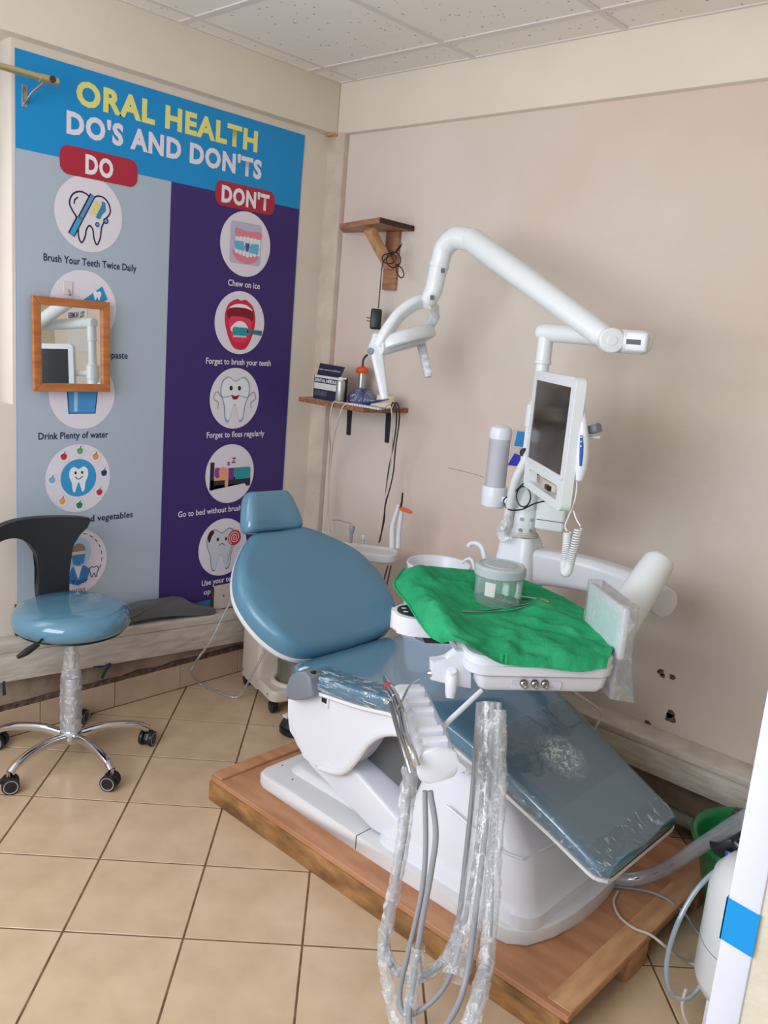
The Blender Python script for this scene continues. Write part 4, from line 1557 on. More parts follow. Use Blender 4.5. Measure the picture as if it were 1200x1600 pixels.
# intraoral camera clipped to the monitor's side, with its coiled cord
ic = empty('intraoral_camera', MM @ V((MW+.012, .10, -.02)), 'white intraoral camera wand with blue buttons clipped beside the monitor', 'dental camera')
wd = V((-.05, -.03, 1))
XC = -.655
pts = [(905, 750), (908, 732), (910, 712), (911, 690), (911, 670), (910, 652), (908, 636), (907, 626)]
bm = NB()
tube(bm, cat_rom([PX(u, v, XC) for u, v in pts], 6), [.010, .0155, .017, .0155, .0125, .0105, .0100, .009], 18)
wand = obj('wand', bm, M['white'], ic, smooth=60)
bm = NB()
wp = [PX(u+1, v, XC-.016) for u, v in ((906, 728), (907, 712), (907.5, 695), (907, 680))]
tube(bm, cat_rom(wp, 6), [.003, .0048, .0048, .003], 10)
obj('blue_button_strip', bm, M['blue_b'], wand)
for u, v in ((907, 683), (907, 690), (906.5, 697)):
    bm = NB()
    lathe(bm, [(.0022, 0), (.0022, .0012)], zto(PX(u+1, v, XC-.0215), CAM-PX(u, v, XC)), 10)
    obj('button', bm, M['white'], wand)
bm = NB()
tube(bm, [PX(900, 752, XC+.01), PX(901, 735, XC+.01), PX(903, 715, XC+.01)], [.012, .016, .018], 14)
obj('holder_cup', bm, M['white'], ic)
bm = NB()
tube(bm, cat_rom([PX(901, 752, XC), PX(901, 765, XC), PX(897, 785, XC), PX(888, 808, XC), PX(883, 822, XC), PX(886, 830, XC)], 6), .0022, 8)
tube(bm, cat_rom([PX(896, 798, XC), PX(901, 812, XC), PX(907, 822, XC)], 6), .0022, 8)
obj('thin_cord', bm, M['white_w'], ic)


def coil(bm, axis, R, turns, r, per=12):
    P = cat_rom(axis, 20)
    n = int(turns*per)
    out = []
    prev = V((1, 0, 0))
    for i in range(n+1):
        f = i/n*(len(P)-1)
        k = min(int(f), len(P)-2)
        c = P[k].lerp(P[k+1], f-k)
        t = (P[k+1]-P[k]).normalized()
        prev = (prev-t*prev.dot(t)).normalized()
        b = t.cross(prev)
        a = 2*PI*i/per
        out.append(c+prev*math.cos(a)*R+b*math.sin(a)*R)
    tube(bm, out, r, 6)


bm = NB()
coil(bm, [PX(887, 832, XC), PX(885, 855, XC), PX(882, 880, XC), PX(882, 893, XC), PX(886, 895, XC), PX(890, 885, XC), PX(896, 860, XC), PX(904, 826, XC)], .0095, 62, .0022)
obj('coiled_cord', bm, M['white_w'], ic, smooth=60)
# grey holder sticking out behind
gh = empty('handpiece_holder', PX(915, 672, -.62), 'grey curved holder sticking out right of the monitor', 'holder')
bm = NB()
bar(bm, [PX(904, 670, -.62), PX(915, 672, -.62), PX(926, 671, -.62), PX(936, 668, -.62)], (.020, .024), .030, V((0, 0, 1)))
obj('grey_cradle', bm, M['grey_pl'], gh)
bm = NB()
box(bm, (-.028, -.008, -.004), (.022, .008, .004), bev=.003, mx=frame(PX(924, 683, -.62), CR, z=V((0, 0, 1))))
obj('cradle_lip', bm, M['white'], gh)
bm = NB()
cyl(bm, PX(903, 669, -.625), PX(909, 668, -.625), .013, 16, bev=.002)
obj('swivel', bm, M['white'], gh)

# ================================================================== DELIVERY TRAY
F0 = V((-1.09, -1.735, .815))
TU = V((.783, -.622, 0)).normalized()
TW = V((.622, .783, 0)).normalized()
TMX = Matrix((TU, TW, V((0, 0, 1)))).transposed().to_4x4()
TMX.translation = F0          # local a (along front edge), b (towards the back), c (up)


def TP(a, b, c):
    return TMX @ V((a, b, c))


dt = empty('delivery_tray_unit', TP(.18, .25, -.09), 'white dental delivery tray unit with hanging hoses over the chair', 'dental tray')
bm = NB()
loft(bm, [[TP(a, b, c) for a, b in rrect(0+i, 0+i, .368-i, .56-i, .045)] for c, i in ((-.052, .012), (-.045, .003), (-.022, .0), (-.021, .003), (-.004, .003), (.0, .007), (.0, .02))])
tb = obj('tray_top', bm, M['white'], dt)
bm = NB()
loft(bm, [[TP(a, b, c) for a, b in rrect(.03+i, .018+i, .355-i, .46-i, .02)] for c, i in ((-.052, 0), (-.080, .004), (-.092, .012))])
obj('tray_body', bm, M['white'], dt)
bm = NB()
prism(bm, rrect(.11, -.083, .235, -.062, .004), .003, TMX @ Matrix(((1, 0, 0, 0), (0, 0, -1, .0195), (0, 1, 0, 0), (0, 0, 0, 1))), bev=.001, seg=1)
pnl = obj('knob_panel', bm, mat('panel_grey_white', (206, 206, 216), .3), dt)
for k, a in enumerate((.141, .168, .193)):
    bm = NB()
    lathe(bm, [(.0085, 0), (.0085, .006), (.006, .008), (.0055, .022), (.004, .024)], zto(TP(a, .018, -.070), -TW), 16)
    obj('adjusting_knob', bm, M['steel'], dt)
    bm = NB()
    lathe(bm, [(.0095, 0), (.0095, .0045)], zto(TP(a, .017, -.068), -TW), 16)
    obj('knob_collar', bm, mat('dark_maroon', (84, 60, 60), .4), dt)
# keypad wing at the left
bm = NB()
km_ = TMX @ T(-.052, .338, -.008)
prism(bm, smooth_poly([(-.075, -.02), (-.062, .045), (-.005, .062), (.06, .05), (.06, -.06), (-.03, -.062)], 6), -.048, km_, bev=.010, seg=3)
kp = obj('keypad_wing', bm, M['white'], dt)
bm = NB()
prism(bm, smooth_poly([(-.060, -.016), (-.050, .034), (-.004, .048), (.05, .038), (.05, -.044), (-.022, -.048)], 6), .0015, km_)
obj('keypad_face', bm, M['blackm'], kp)
for a, b in ((-.040, .018), (-.006, .026), (-.040, -.010), (-.008, -.004), (-.014, -.030), (.028, -.02)):
    bm = NB()
    prism(bm, ell(a, b, .007, .0045, 16), .0022, km_)
    obj('key', bm, M['white_w'], kp)
bm = NB()
box(bm, (-.04, .30, -.085), (.06, .36, -.06), bev=.006, mx=TMX)
obj('keypad_stay', bm, M['blackm'], dt)
# bracket with pinch knob below the left front corner
bm = NB()
bp_ = [(-.075, -.035), (-.035, -.035), (-.018, -.010), (.02, -.010), (.03, -.105), (-.02, -.095), (-.07, -.085)]
prism(bm, [(a, c) for a, c in bp_], .03, TMX @ Matrix(((1, 0, 0, 0), (0, 0, 1, .06), (0, 1, 0, 0), (0, 0, 0, 1))), bev=.005)
obj('corner_bracket', bm, M['white'], dt)
bm = NB()
q = PZ(705, 1066, .73)
tube(bm, cat_rom([q+V((0, 0, .030)), q+V((.004, .004, .018)), q, q+V((-.003, -.003, -.022)), q+V((-.006, -.006, -.036))], 5), [.010, .014, .015, .013, .010], 16)
obj('pinch_knob', bm, M['white'], dt)
bm = NB()
q = PZ(675, 1052, .745)
lathe(bm, [(.006, 0), (.009, .004), (.005, .012)], zto(q, -TU), 14)
obj('bracket_screw', bm, M['steel'], dt)
# instrument holder bar
HMX = TMX @ T(-.105, 0, -.150)
bm = NB()
dsh = smooth_poly([(-.040, -.030), (-.042, .0), (-.030, .024), (0, .032), (.036, .026), (.042, .0), (.040, -.026), (.02, -.036), (-.02, -.046)], 3)
mb = HMX @ Matrix(((1, 0, 0, 0), (0, 0, 1, -.215), (0, 1, 0, 0), (0, 0, 0, 1)))
prism(bm, dsh, .012, mb, bev=.003)
obj('holder_end_cap', bm, M['white'], dt)
bm = NB()
prism(bm, [(-.034, -.028), (-.036, .002), (-.022, .010), (.032, .012), (.036, -.022)], .37, mb @ T(0, 0, .010), bev=.004)
hb = obj('holder_bar', bm, M['white'], dt)
for b in (-.165, -.115, -.02, .03, .09):
    bm = NB()
    prism(bm, [(-.036, .0), (-.020, .022), (.030, .025), (.034, .0)], .030, HMX @ Matrix(((1, 0, 0, 0), (0, 0, 1, b), (0, 1, 0, 0), (0, 0, 0, 1))), bev=.004)
    obj('holder_ridge', bm, M['white'], hb)
bm = NB()
box(bm, (.030, -.20, .012), (.034, .13, .027), mx=HMX)
obj('holder_trim', bm, M['greyhose'], hb)
bm = NB()
tube(bm, cat_rom([TP(.045, .03, -.095), TP(-.01, -.01, -.125), TP(-.055, -.045, -.150), TP(-.062, -.08, -.158)], 6), [.006, .0065, .0065, .011], 12)
obj('holder_strut', bm, M['white'], dt)
# air-water syringe lying in the holder
sy = empty('air_water_syringe', PZ(625, 1130, .69), 'chrome air and water syringe resting on the white holder', 'syringe')
ZS = .70
sp_ = [PZ(652, 1196, ZS-.03), PZ(646, 1180, ZS-.012), PZ(638, 1160, ZS-.004), PZ(632, 1140, ZS), PZ(629, 1120, ZS+.003), PZ(624, 1105, ZS+.004), PZ(618, 1090, ZS+.006)]
bm = NB()
tube(bm, cat_rom(sp_, 6), [.0085, .0085, .0085, .0095, .010, .011, .009], 16)
obj('body', bm, M['chrome'], sy, smooth=60)
bm = NB()
tube(bm, cat_rom([PZ(618, 1090, ZS+.006), PZ(612, 1080, ZS+.008), PZ(606, 1070, ZS+.010), PZ(600, 1058, ZS+.012)], 4), [.0105, .0105, .009, .0035], 16)
obj('nose', bm, M['chrome'], sy, smooth=60)
bm = NB()
tube(bm, [PZ(608, 1074, ZS+.0095), PZ(607, 1071.5, ZS+.0097)], .0108, 16)
obj('red_ring', bm, mat('red_ring', (180, 60, 60), .3), sy)
bm = NB()
tube(bm, cat_rom([PZ(620, 1108, ZS+.012), PZ(628, 1096, ZS+.022), PZ(640, 1072, ZS+.032), PZ(657, 1060, ZS+.034)], 5), [.0035, .0028, .0024, .002], 10)
obj('spray_tip', bm, M['steel'], sy)
for q in ((603, 1096), (626, 1106)):
    bm = NB()
    p = PZ(*q, ZS+.006)
    lathe(bm, [(.004, 0), (.007, .003), (.007, .007), (.004, .010)], zto(p, CAM-p), 14)
    obj('button', bm, M['chrome'], sy)
# second handle (sleeved handpiece) at the left of the holder
bm = NB()
tube(bm, cat_rom([PZ(610, 1098, ZS-.01), PZ(622, 1140, ZS-.02), PZ(634, 1180, ZS-.035), PZ(642, 1208, ZS-.06)], 6), .006, 12)
obj('lever', bm, M['steel'], sy, smooth=60)


def HA(u, v):
    return PX(u, v, -1.29-.045*max(0, (v-1300))/300)


def HD(u, v):
    return PX(u, v, -1.02-.24*max(0, v-1100)/460)


def mixp(pts):
    out = []
    for s, u, v in pts:
        if s == 'A':
            out.append(HA(u, v))
        elif s == 'D':
            out.append(HD(u, v))
        else:
            out.append(PX(u, v, s))
    return out


hoses = [
    [('A', 640, 1205), ('A', 634, 1290), ('A', 616, 1390), ('A', 602, 1470), (-1.31, 612, 1510), (-1.29, 640, 1528), (-1.27, 672, 1520), (-1.24, 700, 1490), ('D', 716, 1440), ('D', 728, 1340), ('D', 740, 1220), ('D', 748, 1098)],
    [('A', 664, 1236), ('A', 665, 1330), ('A', 658, 1400), ('A', 640, 1480), ('A', 625, 1548), (-1.335, 632, 1585), (-1.31, 662, 1575), (-1.28, 692, 1545), (-1.26, 712, 1500), ('D', 730, 1420), ('D', 748, 1300), ('D', 757, 1180), ('D', 760, 1098)],
    [('A', 672, 1236), ('A', 681, 1300), ('A', 674, 1360), ('A', 658, 1450), ('A', 645, 1540), (-1.35, 640, 1600), (-1.34, 668, 1628), (-1.32, 705, 1590), (-1.29, 728, 1530), ('D', 744, 1420), ('D', 758, 1300), ('D', 766, 1190), ('D', 770, 1098)],
    [('D', 780, 1098), ('D', 776, 1200), ('D', 768, 1330), ('D', 766, 1440), ('D', 758, 1520), (-1.32, 742, 1580), (-1.35, 712, 1630), (-1.36, 672, 1640)],
]
for k, h in enumerate(hoses):
    bm = NB()
    tube(bm, cat_rom(mixp(h), 10), .0065 if k != 1 else .0058, 12)
    obj('grey_hose', bm, M['greyhose'], dt, smooth=60)
sleeves = [
    ([('A', 643, 1196), ('A', 639, 1230), ('A', 634, 1262)], .017),
    ([('A', 636, 1255), ('A', 630, 1310), ('A', 618, 1380), ('A', 606, 1440), ('A', 600, 1480), (-1.315, 608, 1505)], .0145),
    ([(-1.31, 612, 1510), (-1.29, 640, 1528), (-1.27, 672, 1520), (-1.24, 700, 1492), ('D', 712, 1462)], .0125),
    ([('A', 600, 1475), ('A', 604, 1530), ('A', 616, 1580), (-1.345, 628, 1610)], .015),
    ([('A', 654, 1478), ('A', 647, 1530), ('A', 640, 1590), (-1.36, 642, 1630)], .0145),
    ([('D', 764, 1098), ('D', 764, 1180), ('D', 758, 1290), ('D', 744, 1390), ('D', 728, 1460), (-1.28, 710, 1530)], .030),
    ([('D', 780, 1110), ('D', 779, 1230), ('D', 772, 1340), ('D', 767, 1430), ('D', 760, 1500), (-1.31, 748, 1560), (-1.35, 732, 1605)], .0165),
]
for pts, r in sleeves:
    bm = NB()
    P = cat_rom(mixp(pts), 14)
    tube(bm, P, r, 18, cap=False, rough=.2 if r < .02 else .05, sx=1.0)
    obj('clear_sleeve', bm, M['sleeve'] if r < .02 else M['sleeve_big'], dt, smooth=70)
# X-ray film viewer standing at the tray's right, in a clear bag
vw = empty('film_viewer', TP(.42, .17, 0), 'square white film viewer panel in a clear plastic bag at the tray', 'film viewer')
VM = TMX @ T(.370, .028, -.010)
bm = NB()
box(bm, (0, 0, 0), (.019, .218, .127), bev=.005, seg=3, mx=VM)
obj('viewer_case', bm, M['white'], vw)
bm = NB()
box(bm, (-.002, .020, .020), (.001, .198, .110), bev=.001, seg=1, mx=VM)
obj('viewer_face', bm, mat('pale_green_diffuser', (206, 226, 222), .3), vw)
bm = NB()
box(bm, (.004, -.0025, .050), (.015, .001, .080), bev=.0008, seg=1, mx=VM)
obj('viewer_switch', bm, M['white_w'], vw)
bm = NB()
rings = []
for k, c in enumerate((.136, .132, .10, .06, .02, -.02, -.05, -.075, -.10)):
    g = .006+.012*max(0, -c)/.1
    ring = []
    pr = rrect(-.001-g*.4, -.008-g*.6, .026+g*1.6, .224-max(0, -c)*1.2, .008, 6)
    for j, (a, b) in enumerate(pr):
        p = VM @ V((a, b, c))
        w = (.009 if c < 0 else .004)*noise.noise(V((p.x*24, p.y*24, p.z*16)))
        ring.append(p+TU*w+TW*w*.7+V((0, 0, w*(1.5 if k == 8 else .3))))
    rings.append(ring)
R_ = [[bm.verts.new(p) for p in r] for r in rings]
for A_, B_ in zip(R_, R_[1:]):
    for j in range(len(A_)):
        bm.faces.new((A_[j], A_[(j+1) % len(A_)], B_[(j+1) % len(A_)], B_[j]))
bm.faces.new(R_[0])
obj('clear_bag', bm, M['bag'], vw, smooth=70)
# big tube of the balance arm rising behind the viewer
bm = NB()
tube(bm, cat_rom([PX(948, 1012, -.58), PX(964, 985, -.53), PX(990, 940, -.46), PX(1012, 905, -.41), PX(1028, 880, -.375), PX(1032, 873, -.365), PX(1034, 870, -.36)], 8), [.046, .048, .049, .049, .046, .042, .034, .020], 28)
obj('balance_arm', bm, M['white_l'], dt, smooth=60)
bm = NB()
cyl(bm, TP(.30, .16, -.055), PX(948, 1012, -.58), .035, 18)
obj('arm_joint', bm, M['white'], dt)
bm = NB()
tube(bm, cat_rom([TP(.33, .20, -.085), TP(.34, .22, -.16), PX(938, 1112, -.42), PX(930, 1138, -.41), PX(922, 1175, -.40)], 6), .004, 8)
obj('pale_cable', bm, M['palecord'], dt)

# ---- green cloth draped on the tray
bk = [PZ(u, v, z) for u, v, z in ((632, 889, .850), (660, 884, .862), (700, 887, .855), (735, 890, .845), (775, 893, .838), (815, 904, .834), (870, 928, .83), (920, 955, .83))]
ft = [PZ(u, v, z) for u, v, z in ((692, 1005, .800), (710, 1001, .832), (732, 1008, .846), (775, 1034, .815), (800, 1040, .800), (850, 1044, .797), (905, 1050, .790), (948, 1043, .800))]
lf = [PZ(u, v, z) for u, v, z in ((692, 1005, .800), (672, 994, .803), (653, 970, .815), (636, 943, .826), (616, 918, .832), (620, 903, .842), (632, 889, .850))]
rg = [PZ(u, v, z) for u, v, z in ((948, 1043, .800), (957, 1020, .815), (954, 1000, .830), (940, 978, .832), (920, 955, .83))]
NU, NV_ = 64, 56


def samp(P, n):
    Q = cat_rom(P, 10)
    out = []
    for i in range(n+1):
        f = i/n*(len(Q)-1)
        k = min(int(f), len(Q)-2)
        out.append(Q[k].lerp(Q[k+1], f-k))
    return out


Bk, Ft, Lf, Rg = samp(bk, NU), samp(ft, NU), samp(lf, NV_), samp(rg, NV_)
bm = NB()
grid = []
ti = TMX.inverted()
for j in range(NV_+1):
    v = j/NV_
    row = []
    for i in range(NU+1):
        u = i/NU
        p = Ft[i]*(1-v)+Bk[i]*v+Lf[j]*(1-u)+Rg[j]*u-(Ft[0]*(1-u)*(1-v)+Ft[NU]*u*(1-v)+Bk[0]*(1-u)*v+Bk[NU]*u*v)
        l = ti @ p
        w = min(u, 1-u, v, 1-v)
        fold = .020*noise.noise(V((l.x*8, l.y*6, 2)))+.010*noise.noise(V((l.x*20+l.y*12, l.y*13-l.x*6, 7)))
        fold += .026*(.22-abs(noise.noise(V((l.x*5+l.y*9, l.x*4-l.y*5, 1)))))+.018*(.18-abs(noise.noise(V((l.x*13-l.y*7, l.y*11+l.x*5, 4)))))
        fold -= .006*math.exp(-((u-.62)/.012)**2)+.005*math.exp(-((v-.45-.05*u)/.014)**2)
        hump = .020*math.exp(-((u-.12)/.10)**2)*(.4+.6*v) + .012*math.exp(-((u-.78)/.14)**2-((v-.35)/.2)**2)
        flat = math.exp(-((u-.42)/.13)**2-((v-.52)/.17)**2)
        z = p.z+(fold+hump)*min(1, w*6)*(1-.95*flat)
        if -.005 < l.x < .395 and -.004 < l.y < .565:
            z = max(z, F0.z+.0045+max(0, fold+.004)*.8*(1-flat))
        z = z*(1-flat)+(F0.z+.0045)*flat
        row.append(bm.verts.new(V((p.x, p.y, z))))
    grid.append(row)
for j in range(NV_):
    for i in range(NU):
        bm.faces.new((grid[j][i], grid[j][i+1], grid[j+1][i+1], grid[j+1][i]))
ext = bmesh.ops.solidify(bm, geom=bm.faces[:], thickness=-0.0016)
cloth = obj('green_cloth', bm, M['green'], smooth=70, label='wrinkled green surgical cloth draped over the delivery tray', cat='cloth')
bm = NB()   # stitched hem along the left and front edge
hem = [p+V((0, 0, .0015)) for p in Lf[::4]]
tube(bm, cat_rom(hem, 2), .0028, 6)
obj('hem', bm, M['green'], cloth)

# ---- jar on the cloth
jb = PZ(776, 941, .824)
jr = empty('sample_jar', jb, 'clear round plastic jar with grey ribbed lid on the green cloth', 'jar')
JR = .066
bm = NB()
lathe(bm, [(JR*.93, .002), (JR*.97, .006), (JR, .082)], T(*jb), 40, cap=(True, False))
obj('jar_body', bm, M['jar'], jr)
bm = NB()
prof = [(JR*1.02, .078), (JR*1.06, .082), (JR*1.06, .102), (JR*1.0, .108), (JR*.90, .109), (JR*.86, .1065), (JR*.66, .1065), (JR*.62, .109), (.001, .1085)]
seg = 72
mxj = T(*jb)
rings = []
for r, z in prof:
    rings.append([mxj @ V(((r+(.0012 if (k % 2 and .080 < z < .104) else 0))*math.cos(2*PI*k/seg), (r+(.0012 if (k % 2 and .080 < z < .104) else 0))*math.sin(2*PI*k/seg), z)) for k in range(seg)])
loft(bm, rings)
obj('ribbed_lid', bm, M['lid'], jr, smooth=30)
bm = NB()
for k in range(26):
    a, r, L_ = random.uniform(0, 6.28), random.uniform(0, .04), random.uniform(.01, .02)
    p = jb+V((r*math.cos(a), r*math.sin(a), .006+random.uniform(0, .014)))
    b = random.uniform(0, 6.28)
    d_ = V((math.cos(b), math.sin(b), random.uniform(-.2, .5))).normalized()*L_
    tube(bm, [p, p+d_], .0016, 5)
sm_ = obj('metal_bits', bm, M['steel'], jr, smooth=0, kind='stuff')
bm = NB()
lw_ = V((-.62, -.3, 0)).normalized()
ang = math.atan2(-.25, -.95)
for s in (0,):
    arc = [jb+V((JR*1.012*math.cos(ang+t), JR*1.012*math.sin(ang+t), 0)) for t in (-.22, -.11, 0, .11, .22)]
    lo_ = [bm.verts.new(p+V((0, 0, .032))) for p in arc]
    hi_ = [bm.verts.new(p+V((0, 0, .070))) for p in arc]
    for k in range(4):
        bm.faces.new((lo_[k], lo_[k+1], hi_[k+1], hi_[k]))
obj('paper_label', bm, M['card'], jr, smooth=0)
# tools on the cloth
zc = .8235
tw = empty('tweezers', PZ(775, 955, zc), 'steel tweezers lying on the green cloth in front of the jar', 'tweezers')
for s in (-1, 1):
    bm = NB()
    bar(bm, [PZ(722, 956, zc+.002), PZ(760, 955+s*1.5, zc+.004), PZ(800, 951+s*2.5, zc+.006), PZ(826, 946+s*1, zc+.007)], (.004, .007), .0016, V((0, 0, 1)))
    obj('arm', bm, M['steel'], tw)
gt = empty('dental_forceps_tool', PZ(835, 938, zc), 'gold tipped steel hand tool lying right of the jar', 'dental tool')
bm = NB()
bar(bm, [PZ(806, 934, zc+.006), PZ(825, 935, zc+.007), PZ(842, 938, zc+.006)], (.010, .010), .005, V((0, 0, 1)))
obj('shank', bm, M['steel'], gt)
bm = NB()
bar(bm, [PZ(840, 938, zc+.006), PZ(850, 941, zc+.006), PZ(858, 944, zc+.005)], (.014, .016), .008, V((0, 0, 1)))
obj('gold_grip', bm, M['gold'], gt)

# ================================================================== STOOL
SX, SY = -1.285, -.248
st = empty('wheeled_stool', (SX, SY, 0), 'blue round seat stool with black T-shaped backrest and chrome star base', 'stool')
bm = NB()
lathe(bm, [(.05, .474), (.165, .476), (.183, .486), (.190, .503), (.188, .523), (.176, .543), (.150, .553), (.08, .557), (.001, .557)], T(SX, SY, 0), 56)
obj('seat', bm, M['vinylg'], st, smooth=60)
bm = NB()
lathe(bm, [(.04, .462), (.150, .464), (.172, .474), (.168, .480), (.05, .480)], T(SX, SY, 0), 48)
obj('seat_pan', bm, M['black'], st)
bm = NB()
lathe(bm, [(.022, .44), (.03, .445), (.042, .464)], T(SX, SY, 0), 20)
obj('mechanism', bm, M['black'], st)
bm = NB()
cyl(bm, (SX, SY, .33), (SX, SY, .445), .0155, 20)
obj('gas_piston', bm, M['chrome'], st)
bm = NB()
lathe(bm, [(.027, .10), (.028, .105), (.028, .29), (.026, .295), (.012, .297)], T(SX, SY, 0), 24)
obj('gas_column', bm, M['steel'], st)
bm = NB()
P = [V((SX, SY, .43-.34*k/24)) for k in range(25)]
tube(bm, P, [.019, .023, .030, .034, .036, .036, .035, .035], 20, cap=False, rough=.07)
obj('clear_wrap', bm, M['sleeve'], st, smooth=70)
bm = NB()
lathe(bm, [(.02, .055), (.030, .060), (.036, .075), (.036, .100), (.031, .108), (.026, .110)], T(SX, SY, 0), 28)
obj('hub', bm, M['chrome'], st)
for k in range(5):
    a = math.radians(-17-72*k)
    d = V((math.cos(a), math.sin(a), 0))
    c = V((SX, SY, 0))
    bm = NB()
    bar(bm, [c+d*.028+V((0, 0, .085)), c+d*.10+V((0, 0, .096)), c+d*.18+V((0, 0, .092)), c+d*.235+V((0, 0, .078)), c+d*.262+V((0, 0, .062))], (.030, .026), .026, V((0, 0, 1)))
    obj('leg', bm, M['chrome'], st, smooth=60)
    e = c+d*.268
    t = V((-d.y, d.x, 0))
    cs = None
    bm = NB()
    fork = [(-.022, .006), (-.026, .026), (-.016, .044), (.004, .050), (.022, .044), (.028, .034), (.018, .026), (.006, .030)]
    ang_c = a+random.uniform(-1.3, 1.3)
    cdv = V((math.cos(ang_c), math.sin(ang_c), 0))
    ctv = V((-cdv.y, cdv.x, 0))
    fm = Matrix((cdv, V((0, 0, 1)), ctv)).transposed().to_4x4()
    fm.translation = V((e.x, e.y, .003))
    prism(bm, fork, .020, fm @ T(0, 0, -.010), bev=.003)
    cs = obj('caster', bm, M['black'], st)
    for s in (-1, 1):
        bm = NB()
        w0 = V((e.x, e.y, .0275))-cdv*.006
        cyl(bm, w0+ctv*s*.011, w0+ctv*s*.025, .0275, 24, bev=.003)
        obj('wheel', bm, M['black'], cs)
        bm = NB()
        lathe(bm, [(.0185, 0), (.0225, .0012), (.0225, .0), (.0185, -.0005)], zto(w0+ctv*s*.0248, ctv*s), 24, cap=(False, False))
        obj('wheel_ring', bm, M['greyhose'], cs)
    bm = NB()
    cyl(bm, (e.x, e.y, .045), (e.x, e.y, .07), .006, 10)
    obj('caster_stem', bm, M['steel'], st)
bm = NB()
tube(bm, cat_rom([V((SX-.02, SY, .462)), PY(70, 997, SY-.10), PY(60, 1005, SY-.12)], 5), .004, 8)
obj('lever', bm, M['black'], st)
bm = NB()
tube(bm, cat_rom([PY(60, 1006, SY-.12), PY(48, 1014, SY-.12), PY(36, 1022, SY-.12), PY(27, 1027, SY-.12)], 5), [.0085, .0105, .0115, .009, .006], 12)
obj('lever_grip', bm, M['black'], st)
# backrest: broad stem flaring into a curved top bar
yb = SY+.15
ol_px = [(62, 945), (63, 900), (61, 880), (55, 862), (43, 848), (25, 840), (5, 840), (-12, 846), (-32, 860), (-42, 856), (-36, 842), (-18, 826), (10, 815), (45, 810), (90, 808), (134, 808), (139, 812), (137, 820), (126, 832), (115, 850), (109, 872), (106, 900), (105, 945)]
ob = [PY(u, v, yb) for u, v in ol_px]
op = [(p.x, p.z) for p in cat_rom([V((p.x, 0, p.z)) for p in ob], 4, True)]
bm = NB()
bmx_ = Matrix(((1, 0, 0, 0), (0, 0, 1, yb), (0, 1, 0, 0), (0, 0, 0, 1)))
prism(bm, op, .032, bmx_, bev=.010, seg=3)
bmesh.ops.triangulate(bm, faces=[f for f in bm.faces if len(f.verts) > 4])
xc_ = PY(84, 860, yb).x
for v in bm.verts:
    v.co.y -= .9*(v.co.x-xc_)**2
obj('backrest', bm, M['blackm'], st, smooth=50)
bm = NB()
tube(bm, cat_rom([V((SX, SY+.03, .455)), V((xc_, SY+.13, .455)), V((xc_, yb+.005, .475)), V((xc_, yb+.012, .56))], 6), .012, 12, sx=1.6)
obj('backrest_bar', bm, M['black'], st)

# ================================================================== SUCTION CART BEHIND THE CHAIR
CA, CB = V((-.43, -.085, 0)), V((-.53, -.415, 0))
cy_ = (CB-CA).normalized()
cx_ = V((-cy_.y, cy_.x, 0))
if cx_.x < 0:
    cx_ = -cx_
ct = empty('suction_cart', CA+cx_*.15+cy_*.17, 'beige mobile suction cart with collecting bottle behind the backrest', 'suction cart')
CM = Matrix((cx_, cy_, V((0, 0, 1)))).transposed().to_4x4()
CM.translation = V((CA.x, CA.y, 0))
LC = (CB-CA).length
bm = NB()
loft(bm, [[CM @ V((a, b, z)) for a, b in rrect(0, 0, .29, .19, .022)] for z in (.045, .06, .60, .615)])
obj('cabinet', bm, M['cream_pl'], ct)
bm = NB()
loft(bm, [[CM @ V((a, b, z)) for a, b in rrect(i, .15, .29-i, LC-i, .03)] for z, i in ((.045, .012), (.055, .0), (.085, .0), (.096, .006))])
obj('bottle_shelf', bm, M['cream_pl'], ct)
bm = NB()
bcx, bcy = .145, .255
ringp = [CM @ V((bcx+.098*math.cos(a), bcy+.086*math.sin(a), .100)) for a in [2*PI*k/40 for k in range(40)]]
tube(bm, ringp, .012, 10, closed=True)
obj('bottle_ring', bm, M['cream_pl'], ct)
bm = NB()
mxb = CM @ T(bcx, bcy, 0)
lathe(bm, [(.07, .094), (.082, .102), (.084, .30), (.07, .33), (.05, .34)], mxb, 36, cap=(True, True))
btl = obj('collecting_bottle', bm, M['bottle'], ct)
bm = NB()
q0, q1 = PX(415, 1018, -.50), PX(440, 1028, -.50)
tube(bm, cat_rom([CM @ V((bcx-.088, bcy-.03, .245)), CM @ V((bcx-.088, bcy+.03, .232)), CM @ V((bcx-.055, bcy+.078, .222)), CM @ V((bcx-.01, bcy+.092, .216))], 6), .011, 12)
obj('bottle_clip', bm, M['white_w'], ct)
for a, b in ((.02, .03), (.02, LC-.03), (.27, .03), (.27, LC-.03)):
    p = CM @ V((a, b, 0))
    bm = NB()
    cyl(bm, p+V((-.012, .004, .025)), p+V((.012, -.004, .025)), .025, 20, bev=.003)
    box(bm, (p.x-.016, p.y-.014, .03), (p.x+.016, p.y+.014, .048), bev=.003)
    obj('caster', bm, M['black'], ct)
for b in (.03, LC-.045):
    bm = NB()
    p = CM @ V((-.0005, b, .075))
    lathe(bm, [(.004, 0), (.004, .0015)], zto(p, -cx_), 8)
    obj('screw', bm, M['midgrey'], ct)
